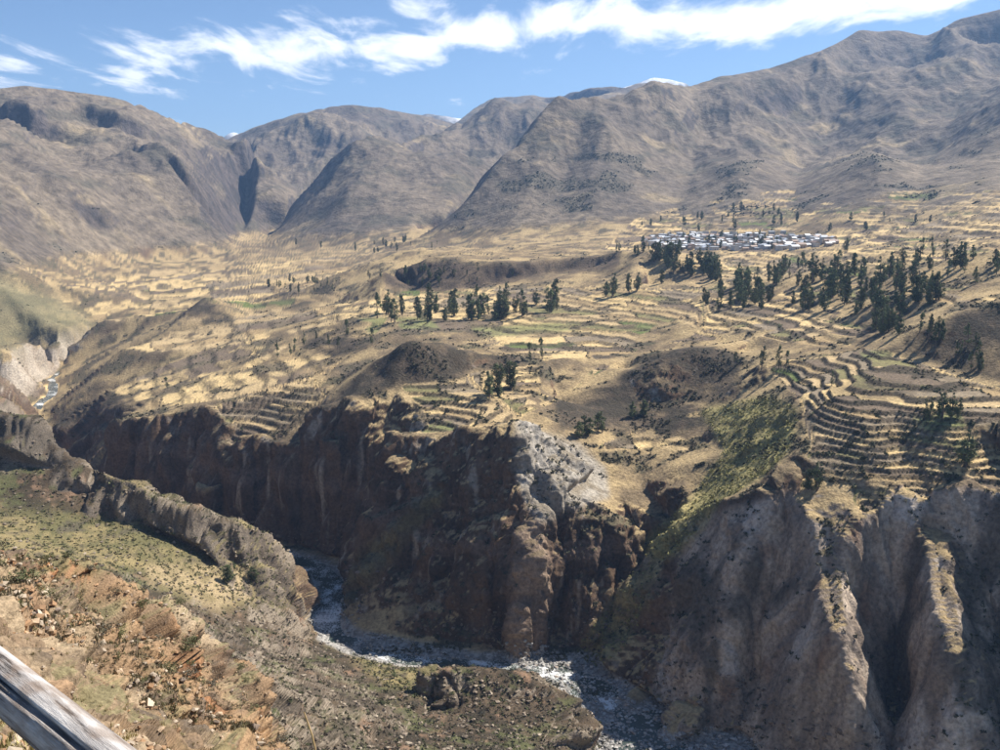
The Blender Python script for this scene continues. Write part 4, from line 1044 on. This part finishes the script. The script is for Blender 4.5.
while nh < 270 and tries < 6000:
    tries += 1
    u = random.triangular(640, 838, 730); v = random.uniform(234.5, 250.5)
    if v < 238 and random.random() < .45: continue
    if not (abs(u - 735) / 105) ** 2.0 + ((v - 243) / 8) ** 2 < 1: continue
    q = hit(u, v)
    if q is None: continue
    p = q[0] * S
    if any((p[0] - a) ** 2 + (p[1] - b) ** 2 < 10.5 ** 2 for a, b in placed): continue
    placed.append((p[0], p[1])); (mw, mro, mdo, mwi), lb = HOUSES[random.choices(range(5), (4, 3, 3, 4, 3))[0]]
    e = link(bpy.data.objects.new('village_house', None)); e.location = p; e.rotation_euler = (0, 0, .25 + random.choice((0, 0, math.pi / 2)) + random.gauss(0, .08))
    s_ = random.uniform(.62, .98); e.scale = (s_, s_, s_ * random.uniform(.9, 1.25)); tag(e, lb + ', village ' + where(u, v, 635, 840, 235, 251), 'house', 'houses of the far village')
    for nm, m_ in (('wall', mw), ('roof', mro), ('door', mdo), ('window', mwi)): link(bpy.data.objects.new(nm, m_), e)
    nh += 1
print('houses', nh, round(time.time() - T0, 1))

# ------------------------------------------------------------------ river water
fine = resamp([tuple(c) for c in ctr], 700); hw = np.interp(np.linspace(0, 1, 700), np.linspace(0, 1, len(half_w)), half_w)
hw = np.convolve(np.pad(hw, 10, mode='edge'), np.ones(21) / 21, 'valid')
tg = np.gradient(fine, axis=0); tg[:, 2] = 0; tg /= np.linalg.norm(tg, axis=1, keepdims=True); sd = np.stack([tg[:, 1], -tg[:, 0], 0 * tg[:, 0]], 1)
NC = 25; cs = np.linspace(-1, 1, NC)
Wv = fine[:, None, :] + sd[:, None, :] * (cs[None, :, None] * (hw * np.where((fine[:, 0] > 10) | (fine[:, 1] > 1000), .9, 1.15))[:, None, None])
Wv[..., 2] -= 0.55
rap = smooth01(fbm(Wv[..., 0] / 45, Wv[..., 1] / 45, o=2) + 0.25, -.1, .3)
Wv[..., 2] += 0.22 * rap * fbm(Wv[..., 0] / 3.0, Wv[..., 1] / 3.0, o=2)
a_, b_ = np.meshgrid(np.arange(699), np.arange(NC - 1), indexing='ij'); f0 = (a_ * NC + b_).ravel()
mw_ = bpy.data.materials.new('river_water'); mw_.use_nodes = True; nt = mw_.node_tree; bs = nt.nodes['Principled BSDF']
geo = nt.nodes.new('ShaderNodeNewGeometry')
def nnoise(sc, det, rough=.6):
    n = nt.nodes.new('ShaderNodeTexNoise'); n.inputs['Scale'].default_value = sc; n.inputs['Detail'].default_value = det; n.inputs['Roughness'].default_value = rough
    nt.links.new(geo.outputs['Position'], n.inputs['Vector']); return n
fo = nnoise(.9, 8, .8); fb = nnoise(.05, 2)
ad = nt.nodes.new('ShaderNodeMath'); ad.operation = 'ADD'; nt.links.new(fo.outputs['Fac'], ad.inputs[0]); nt.links.new(fb.outputs['Fac'], ad.inputs[1])
fr2 = nt.nodes.new('ShaderNodeMapRange'); nt.links.new(ad.outputs[0], fr2.inputs[0]); fr2.inputs[1].default_value = 1.04; fr2.inputs[2].default_value = 1.15
mxw = nt.nodes.new('ShaderNodeMix'); mxw.data_type = 'RGBA'; nt.links.new(fr2.outputs[0], mxw.inputs['Factor'])
mxw.inputs[6].default_value = (.060, .075, .062, 1); mxw.inputs[7].default_value = (.74, .74, .72, 1)
nt.links.new(mxw.outputs[2], bs.inputs['Base Color'])
mrr = nt.nodes.new('ShaderNodeMapRange'); nt.links.new(fr2.outputs[0], mrr.inputs[0]); mrr.inputs[3].default_value = .12; mrr.inputs[4].default_value = .8; nt.links.new(mrr.outputs[0], bs.inputs['Roughness'])
bp = nt.nodes.new('ShaderNodeBump'); bp.inputs['Strength'].default_value = .6; bp.inputs['Distance'].default_value = .5
rip = nnoise(.9, 3); nt.links.new(rip.outputs['Fac'], bp.inputs['Height']); nt.links.new(bp.outputs[0], bs.inputs['Normal'])
river = link(bpy.data.objects.new('river', mesh_np('river', Wv.reshape(-1, 3) * S, np.stack([f0, f0 + NC, f0 + NC + 1, f0 + 1], 1), mw_, True))); river['kind'] = 'structure'

# ------------------------------------------------------------------ boulders
def boulder_mesh(seed, colr):
    r = np.random.default_rng(seed)
    import bmesh
    bm = bmesh.new(); bmesh.ops.create_icosphere(bm, subdivisions=2, radius=.5)
    n1, n2, n3 = r.normal(size=(3, 3))
    pl = r.normal(size=(7, 3)); pl /= np.linalg.norm(pl, axis=1, keepdims=True); dd = r.uniform(.27, .42, 7)
    for v in bm.verts:
        c = np.array(v.co)
        for n_, d_ in zip(pl, dd):
            k = c @ n_ - d_
            if k > 0: c = c - n_ * k * .92
        v.co = c * (1, .85, .72)
    me = bpy.data.meshes.new('boulder'); bm.to_mesh(me); bm.free()
    a = me.color_attributes.new('cover', 'FLOAT_COLOR', 'POINT'); a.data.foreach_set('color', np.tile(np.r_[colr, 1].astype(np.float32), len(me.vertices)))
    me.materials.append(mat_rock); return me
BOUL = [boulder_mesh(40 + i, c) for i, c in enumerate(((.40, .385, .36), (.30, .285, .265), (.46, .43, .385), (.35, .29, .235), (.25, .235, .22)))]
def put_boulder(p, size, label, group, name='boulder'):
    o = link(bpy.data.objects.new(name, random.choice(BOUL))); o.location = Vector(p) * S
    o.scale = Vector((random.uniform(.8, 1.3), random.uniform(.7, 1.1), random.uniform(.6, .95))) * size
    o.rotation_euler = (random.uniform(-.3, .3), random.uniform(-.3, .3), random.uniform(0, 6.28)); tag(o, label, 'boulder', group); return o
nb = 0
for lab, grp, polyu, n, s0, s1 in (
        ('pale boulder in the rapids', 'boulders in the rapids', [(500, 658), (560, 657), (640, 695), (700, 725), (660, 742), (600, 705), (560, 685), (520, 671)], 110, 1.0, 3.4),
        ('grey boulder on the gravel bar', 'boulders on the gravel bar', [(592, 715), (640, 700), (735, 748), (600, 750)], 80, .9, 2.6),
        ('boulder beside the upstream teal pool', 'boulders beside the pool', [(310, 598), (320, 572), (350, 575), (345, 640), (330, 640)], 34, 1.0, 2.8),
        ('fallen block below the ochre rock pillar', 'fallen blocks below the pillar', [(508, 642), (545, 640), (560, 658), (512, 662)], 34, 1.6, 4.2)):
    us = [p[0] for p in polyu]; vs2 = [p[1] for p in polyu]; k = 0
    while k < n:
        u, v = random.uniform(min(us), max(us)), random.uniform(min(vs2), max(vs2))
        if not in_poly(np.array([u]), np.array([v]), polyu)[0]: continue
        k += 1; q = hit(u, v)
        if q is None: continue
        p = q[0].copy(); sz = random.uniform(s0, s1) * random.uniform(.6, 1) * (1.0)
        p[2] = max(p[2], -301.6) + sz * .12; put_boulder(p, sz, ('large ' if sz > (s0 + s1) * .4 else 'small ') + lab + ', ' + where(u, v, min(us), max(us), min(vs2), max(vs2)), grp); nb += 1
print('boulders', nb, round(time.time() - T0, 1))

# ------------------------------------------------------------------ shrubs
def shrub_mesh(seed, base, nclump=11, nleaf=34, size=.075):
    r = np.random.default_rng(seed); cen = r.normal(0, .22, (nclump, 3)); cen[:, 2] = np.abs(cen[:, 2]) * .9 + .16
    V, F = leaf_tris(r, cen, r.uniform(.16, .28, nclump), nleaf, size)
    V[:, 2] = np.maximum(V[:, 2], -.04)
    return mesh_np('shrub', V, F, mat_shrub, False, {'cover': leaf_colours(r, len(F), base, .4)})
SHR = [shrub_mesh(60 + i, b) for i, b in enumerate(((.105, .115, .055), (.15, .13, .085), (.15, .155, .065), (.13, .125, .095)))]
def put_shrub(p, size, label, group, k=None):
    o = link(bpy.data.objects.new('shrub', SHR[random.randrange(len(SHR)) if k is None else k])); o.location = Vector(p) * S; o.scale = (size, size, size * random.uniform(.7, 1.0))
    o.rotation_euler = (0, 0, random.uniform(0, 6.28)); tag(o, label, 'shrub', group); return o
def pick(mask, n):
    idx = np.flatnonzero((mask & vis).ravel()); idx = rng.choice(idx, min(n, len(idx)), replace=False); return idx
infr = (Ug > -15) & (Ug < 1015)
Pf = np.stack([Xg, Yg, Zg], -1).reshape(-1, 3)
# bushes large enough to pick apart, on the ochre ridge and on the slope behind it
def bushes(mask, n, s0, s1, lab, grp):
    ix = pick(mask, n); U_, V_ = Ug.ravel()[ix], Vg.ravel()[ix]
    for i, u, v in zip(ix, U_, V_):
        sz = random.uniform(s0, s1); put_shrub(Pf[i], sz, ('large ' if sz > (s0 + s1) / 2 else 'small ') + lab + ', ' + where(u, v, U_.min(), U_.max(), V_.min(), V_.max()), grp)
bushes((Rg > 85) & (Rg < 215) & infr & (Nrm[..., 2] > .45) & side, 75, .6, 1.6, 'scrubby bush on foreground ochre ridge', 'bushes on the ochre ridge')
bushes((Rg > 320) & (Rg < 640) & infr & side & (Nrm[..., 2] > .5) & (TERR_G < .3), 90, 1.2, 2.8, 'bush on the scrubby near bank slope', 'bushes on the near bank slope')
# brush that nobody could count
def brush(name, masks, label):
    Vs, Cs = [], []
    for mask, n, s0, s1, nl, base in masks:
        idx = pick(mask, n); m = len(idx)
        if m == 0: continue
        r = rng; sz = r.uniform(s0, s1, m) * r.uniform(.6, 1, m)
        p = Pf[idx] * S
        d = r.normal(size=(m, nl, 3)); d /= np.linalg.norm(d, axis=2, keepdims=True); d[..., 2] = np.abs(d[..., 2]) * .8
        c = p[:, None] + d * (sz[:, None] * r.uniform(.15, .55, (m, nl)))[..., None]
        a = r.normal(size=(m, nl, 3)); a /= np.linalg.norm(a, axis=2, keepdims=True)
        b = np.cross(a, r.normal(size=(m, nl, 3))); b /= np.linalg.norm(b, axis=2, keepdims=True)
        L_ = (sz[:, None] * r.uniform(.5, 1.0, (m, nl)) * (1.1 / math.sqrt(nl)))[..., None]
        if s1 < 1.0: a[..., :2] *= .25; b = b * .3; L_ = L_ * 1.6; a[..., 2] = np.abs(a[..., 2]) + .3
        V = np.stack([c - a * L_, c + a * L_, c + b * L_ * 1.4], 2).reshape(-1, 3)
        tone = np.array(base)[None] * r.uniform(.65, 1.45, m)[:, None]
        Cs.append(np.repeat(tone, nl * 3, 0)); Vs.append(V)
    V = np.concatenate(Vs); C = np.concatenate(Cs)
    o = link(bpy.data.objects.new(name, mesh_np(name, V, np.arange(len(V)).reshape(-1, 3), mat_shrub, False, {'cover': C}))); tag(o, label, 'brush', kind='stuff')
open_ = infr & (Rg < 2300) & (MM_G < .05) & ~side
brush('valley_scrub', [
    (open_ & (scrubP > .5) & (onfield < .4) & (steep < .6), 5200, 1.4, 3.4, 9, (.088, .082, .050)),
    (open_ & (WALL_G > .5), 1700, .8, 2.0, 9, (.085, .085, .045)),
    (open_ & (hedge * onfield > .5), 1500, 1.0, 2.4, 8, (.080, .085, .042)),
    (open_ & (br > .5), 1300, 1.2, 2.8, 12, (.27, .25, .10)),
    (open_ & (tal > .4), 350, 1.2, 3.0, 10, (.21, .20, .08)),
    (open_ & (steep > .5) & (Nrm[..., 2] > .55) & (Rg < 900), 1500, 1.2, 3.0, 8, (.070, .068, .040)),
    (infr & (MM_G > .1) & (Rg > 1700) & (Rg < 3000) & (scrubM > .6), 1500, 2.5, 6.0, 7, (.075, .078, .050))],
    'low dry scrub and hedges scattered over the valley floor')
brush('hillside_scrub', [
    (infr & side & (Rg > 300) & (bench < .5), 2600, .8, 2.2, 14, (.105, .088, .060)),
    (infr & side & (Rg > 300) & (bench < .5), 1500, .8, 2.4, 14, (.085, .090, .042)),
    (infr & side & (Rg > 300) & (bench > .5), 1500, .9, 2.4, 12, (.125, .125, .058)),
    (infr & side & (Rg > 300) & (bench > .3), 700, .8, 2.0, 12, (.17, .145, .095)),
    (infr & side & (Rg > 60) & (Rg < 215) & (Nrm[..., 2] > .4), 2600, .25, .7, 26, (.155, .135, .085)),
    (infr & side & (Rg > 60) & (Rg < 215) & (Nrm[..., 2] > .5), 1000, .2, .6, 26, (.150, .150, .065)),
    (infr & side & (Rg > 4) & (Rg < 60), 700, .10, .26, 40, (.30, .25, .11))],
    'dry scrub and tufts covering the near bank')
def stones(name, masks, label):
    Vs, Fs, Cs, off = [], [], [], 0
    base = np.array([(1, 0, 0), (-1, 0, 0), (0, 1, 0), (0, -1, 0), (0, 0, 1), (0, 0, -1), (.7, .7, .5), (-.7, .6, .55), (-.6, -.75, .5), (.75, -.6, .45)], float)
    tri_ = np.array([(0, 6, 9), (6, 4, 9), (6, 7, 4), (7, 8, 4), (8, 9, 4), (2, 7, 6), (1, 8, 7), (3, 9, 8), (0, 2, 6), (2, 1, 7), (1, 3, 8), (3, 0, 9), (0, 5, 2), (2, 5, 1), (1, 5, 3), (3, 5, 0)])
    for mask, n, s0, s1, cols_ in masks:
        idx = pick(mask, n); m = len(idx)
        if m == 0: continue
        sz = s0 + (s1 - s0) * rng.random(m) ** 3
        V = base[None] * rng.uniform(.65, 1.3, (m, 10, 1)) * rng.uniform(.6, 1.2, (m, 1, 3)) + rng.normal(0, .08, (m, 10, 3))
        a = rng.uniform(0, 6.28, m); c, s = np.cos(a)[:, None], np.sin(a)[:, None]
        V = np.stack([V[..., 0] * c - V[..., 1] * s, V[..., 0] * s + V[..., 1] * c, V[..., 2] * .8], -1) * (sz * .5)[:, None, None] + (Pf[idx] * S)[:, None, :]
        V[..., 2] += (sz * .12)[:, None]
        Fs.append((tri_[None] + (off + 10 * np.arange(m))[:, None, None]).reshape(-1, 3)); off += 10 * m
        cc = np.array(cols_)[rng.integers(0, len(cols_), m)] * rng.uniform(.75, 1.2, (m, 1))
        Vs.append(V.reshape(-1, 3)); Cs.append(np.repeat(cc, 10, 0))
    o = link(bpy.data.objects.new(name, mesh_np(name, np.concatenate(Vs), np.concatenate(Fs), mat_rock, False, {'cover': np.concatenate(Cs)}))); tag(o, label, 'stones', kind='stuff')
bedv = infr & (bed > .5) & (Rg < 900)
stones('river_gravel', [(bedv & (Zg > -301.3), 5200, .5, 2.4, [(.38, .36, .33), (.30, .285, .26), (.22, .21, .19), (.42, .40, .37)])], 'grey cobbles and gravel along the river bed')
stones('loose_stones', [
    (infr & side & (Rg > 60) & (Rg < 215), 2600, .10, .6, [(.40, .29, .19), (.33, .20, .11), (.42, .34, .25), (.22, .17, .13)]),
    (infr & side & (Rg > 8) & (Rg < 60), 900, .03, .22, [(.40, .29, .19), (.33, .20, .11), (.42, .34, .25)]),
    (infr & side & (Rg > 300), 3000, .5, 2.2, [(.24, .19, .14), (.17, .135, .10), (.30, .245, .18)]),
    (infr & ~side & (steep > .5) & (Rg < 900) & (Zg < -270), 1500, .6, 3.0, [(.25, .19, .14), (.16, .12, .09)])], 'loose stones and rubble strewn over the slopes')
print('shrubs', round(time.time() - T0, 1))

# ------------------------------------------------------------------ wooden railing of the viewpoint
def wood_mat():
    m = bpy.data.materials.new('weathered_wood'); m.use_nodes = True; nt = m.node_tree; bs = nt.nodes['Principled BSDF']
    tc = nt.nodes.new('ShaderNodeTexCoord'); mp = nt.nodes.new('ShaderNodeMapping'); mp.inputs['Scale'].default_value = (30, 30, 2.6)
    nt.links.new(tc.outputs['Object'], mp.inputs[0])
    n1 = nt.nodes.new('ShaderNodeTexNoise'); n1.inputs['Scale'].default_value = 1.6; n1.inputs['Detail'].default_value = 8; n1.inputs['Roughness'].default_value = .7
    nt.links.new(mp.outputs[0], n1.inputs['Vector'])
    mp2 = nt.nodes.new('ShaderNodeMapping'); mp2.inputs['Scale'].default_value = (14, 14, 7.0); nt.links.new(tc.outputs['Object'], mp2.inputs[0])
    n2 = nt.nodes.new('ShaderNodeTexNoise'); n2.inputs['Scale'].default_value = 2.2; n2.inputs['Detail'].default_value = 5; nt.links.new(mp2.outputs[0], n2.inputs['Vector'])
    cr = nt.nodes.new('ShaderNodeValToRGB'); e = cr.color_ramp.elements
    e[0].position = .39; e[0].color = (.045, .036, .03, 1); e[1].position = .58; e[1].color = (.52, .49, .46, 1)
    k = e.new(.45); k.color = (.29, .262, .24, 1); k = e.new(.68); k.color = (.70, .675, .64, 1)
    nt.links.new(n1.outputs['Fac'], cr.inputs[0])
    mr = nt.nodes.new('ShaderNodeMapRange'); nt.links.new(n2.outputs['Fac'], mr.inputs[0]); mr.inputs[1].default_value = .38; mr.inputs[2].default_value = .55; mr.inputs[3].default_value = .0; mr.inputs[4].default_value = 1.0
    mx = nt.nodes.new('ShaderNodeMix'); mx.data_type = 'RGBA'; nt.links.new(mr.outputs[0], mx.inputs['Factor']); mx.inputs[6].default_value = (.20, .135, .09, 1); nt.links.new(cr.outputs[0], mx.inputs[7])
    mx2 = nt.nodes.new('ShaderNodeMix'); mx2.data_type = 'RGBA'; mx2.inputs['Factor'].default_value = .4; nt.links.new(mx.outputs[2], mx2.inputs[6]); nt.links.new(cr.outputs[0], mx2.inputs[7])
    nt.links.new(mx2.outputs[2], bs.inputs['Base Color']); bs.inputs['Roughness'].default_value = .8
    bp = nt.nodes.new('ShaderNodeBump'); bp.inputs['Strength'].default_value = .7; bp.inputs['Distance'].default_value = .012
    nt.links.new(n1.outputs['Fac'], bp.inputs['Height']); nt.links.new(bp.outputs[0], bs.inputs['Normal'])
    return m
mat_wood = wood_mat()
def log_mesh(name, L_, r0, r1, seed, cracks, n=64, m=420):
    r = np.random.default_rng(seed)
    t = np.linspace(0, 1, m); ph = np.linspace(0, 2 * math.pi, n, endpoint=False)
    T, PH = np.meshgrid(t, ph, indexing='ij')
    R = (r0 + (r1 - r0) * T)
    x, y, z = np.cos(PH), np.sin(PH), T * L_
    R = R * (1 + .07 * fbm(x * 1.3 + seed, y * 1.3, z * 1.6, o=3) + .035 * fbm(x * 5, y * 5 + seed, z * 2.5, o=3) + .012 * fbm(x * 22, y * 22, z * 5 + seed, o=2))
    for (p0, tw, w, dep, t0, t1) in cracks:
        pc = p0 + tw * T + .10 * fbm(T * 9 + seed, T * 0 + p0, o=3)
        dphi = np.angle(np.exp(1j * (PH - pc)))
        R = R - dep * r0 * np.exp(-(dphi / w) ** 2) * smooth01(T, t0, t0 + .05) * smooth01(-T, -t1, -t1 + .05)
    bow = .012 * np.sin(T * 5 + seed)
    V = np.stack([R * x + bow, R * y, z], -1).reshape(-1, 3)
    a, b = np.meshgrid(np.arange(m - 1), np.arange(n), indexing='ij')
    F = np.stack([a * n + b, a * n + (b + 1) % n, (a + 1) * n + (b + 1) % n, (a + 1) * n + b], -1).reshape(-1, 4)
    V = np.concatenate([V, [[0, 0, 0], [0, 0, L_]]]); c0_, c1_ = len(V) - 2, len(V) - 1
    k = np.arange(n)
    cap = np.concatenate([np.stack([np.full(n, c0_), (k + 1) % n, k, k], 1), np.stack([np.full(n, c1_), (m - 1) * n + k, (m - 1) * n + (k + 1) % n, (m - 1) * n + (k + 1) % n], 1)])
    me = bpy.data.meshes.new(name); me.from_pydata([tuple(v) for v in V], [], [tuple(f) for f in F] + [(int(q[0]), int(q[1]), int(q[2])) for q in cap])
    me.polygons.foreach_set('use_smooth', np.ones(len(me.polygons), bool)); me.materials.append(mat_wood); return me
gz0 = ground_z(-1.5, 2.0) * S
rail_root = link(bpy.data.objects.new('wooden_railing', None)); rail_root.location = (-1.95, 2.59, gz0)
tag(rail_root, 'weathered grey wooden log railing at the lower left corner', 'railing')
def place_log(name, me, A, B):
    o = link(bpy.data.objects.new(name, me), rail_root); A = Vector(A); B = Vector(B)
    o.rotation_euler = (B - A).to_track_quat('Z', 'Y').to_euler(); o.location = A - rail_root.location; return o
RA, RB = Vector((-2.1, 2.735, -.752)), Vector((.42, .314, -.752))
Ltot = (RB - RA).length
place_log('rail', log_mesh('rail', Ltot, .041, .037, 3, [(4.35, .5, .09, .6, .15, .95), (3.7, .4, .05, .4, .3, .75), (2.6, -.5, .05, .35, .05, .7), (5.0, .3, .06, .35, .4, .9), (3.2, .6, .035, .25, .2, .9), (2.0, .3, .04, .3, .1, .9)]), RA, RB)
RA2, RB2 = Vector((-2.02, 2.30, -.80)), Vector((.20, .165, -.80))
place_log('rail', log_mesh('rail', (RB2 - RA2).length, .036, .038, 8, [(4.2, .4, .08, .4, .1, .9), (2.4, -.4, .05, .3, .2, .8)]), RA2, RB2)
for (x, y) in ((-1.95, 2.48), (.26, .36)):
    zb = ground_z(x / S, max(y, .9) / S) * S - .25
    place_log('post', log_mesh('post', -.70 - zb, .055, .05, 12 + int(x), [(1.0, .3, .06, .3, .1, .9)], 32, 80), (x, y, zb), (x, y, -.70))

# dry grass stalks leaning into the view
mat_straw = simple_mat('dry_straw', (.50, .34, .16), .7, .2, 30)
def stalk(name, pts_, w0):
    v, f = tube(pts_, [w0 * (1 - .75 * i / (len(pts_) - 1)) + .0004 for i in range(len(pts_))], 6)
    return mesh_np(name, v, f, mat_straw, True)
def cam_pt(u, v, Y): x, y, z = P(u, v, Y); return (x, y, z)
gst = link(bpy.data.objects.new('dry_grass', None)); b0 = cam_pt(322, 990, 2.0); gst.location = (b0[0], b0[1], ground_z(b0[0] / S, b0[1] / S) * S)
tag(gst, 'single tall dry grass stalk rising at the bottom edge', 'grass stalk')
def rel(p): return tuple(np.array(p) - np.array(gst.location))
base_ = (gst.location.x, gst.location.y, gst.location.z - .02)
link(bpy.data.objects.new('stem', stalk('stem', [rel(base_), rel(cam_pt(323, 850, 2.0)), rel(cam_pt(318, 762, 2.0)), rel(cam_pt(312, 735, 2.0)), rel(cam_pt(304, 712, 2.0))], .0042)), gst)
link(bpy.data.objects.new('leaf_blade', stalk('leaf_blade', [rel(base_), rel(cam_pt(338, 900, 2.05)), rel(cam_pt(350, 830, 2.1)), rel(cam_pt(368, 790, 2.15))], .0035)), gst)

# ------------------------------------------------------------------ air
zmin, zmax = float(VV[:, 2].min()) - 1.0, float(VV[:, 2].max()) + 6.0
xm = float(np.abs(VV[:, 0]).max()) + 20; ym = float(VV[:, 1].max()) + 20
hv = [(x, y, z) for z in (zmin, zmax) for y in (-60, ym) for x in (-xm, xm)]
hme = bpy.data.meshes.new('haze'); hme.from_pydata(hv, [], [(0, 2, 3, 1), (4, 5, 7, 6), (0, 1, 5, 4), (2, 6, 7, 3), (0, 4, 6, 2), (1, 3, 7, 5)])
hm = bpy.data.materials.new('haze'); hm.use_nodes = True; nt = hm.node_tree; nt.nodes.clear()
ho = nt.nodes.new('ShaderNodeOutputMaterial'); pv = nt.nodes.new('ShaderNodeVolumePrincipled'); nt.links.new(pv.outputs[0], ho.inputs['Volume'])
pv.inputs['Color'].default_value = HAZE_COL; pv.inputs['Density'].default_value = HAZE_DENSITY; pv.inputs['Anisotropy'].default_value = 0.25
hme.materials.append(hm); haze = link(bpy.data.objects.new('haze', hme)); tag(haze, 'thin blue haze filling the air of the valley', 'haze', kind='stuff')
print('done', round(time.time() - T0, 1), 'tris', sum(len(m.polygons) * 2 for m in bpy.data.meshes))
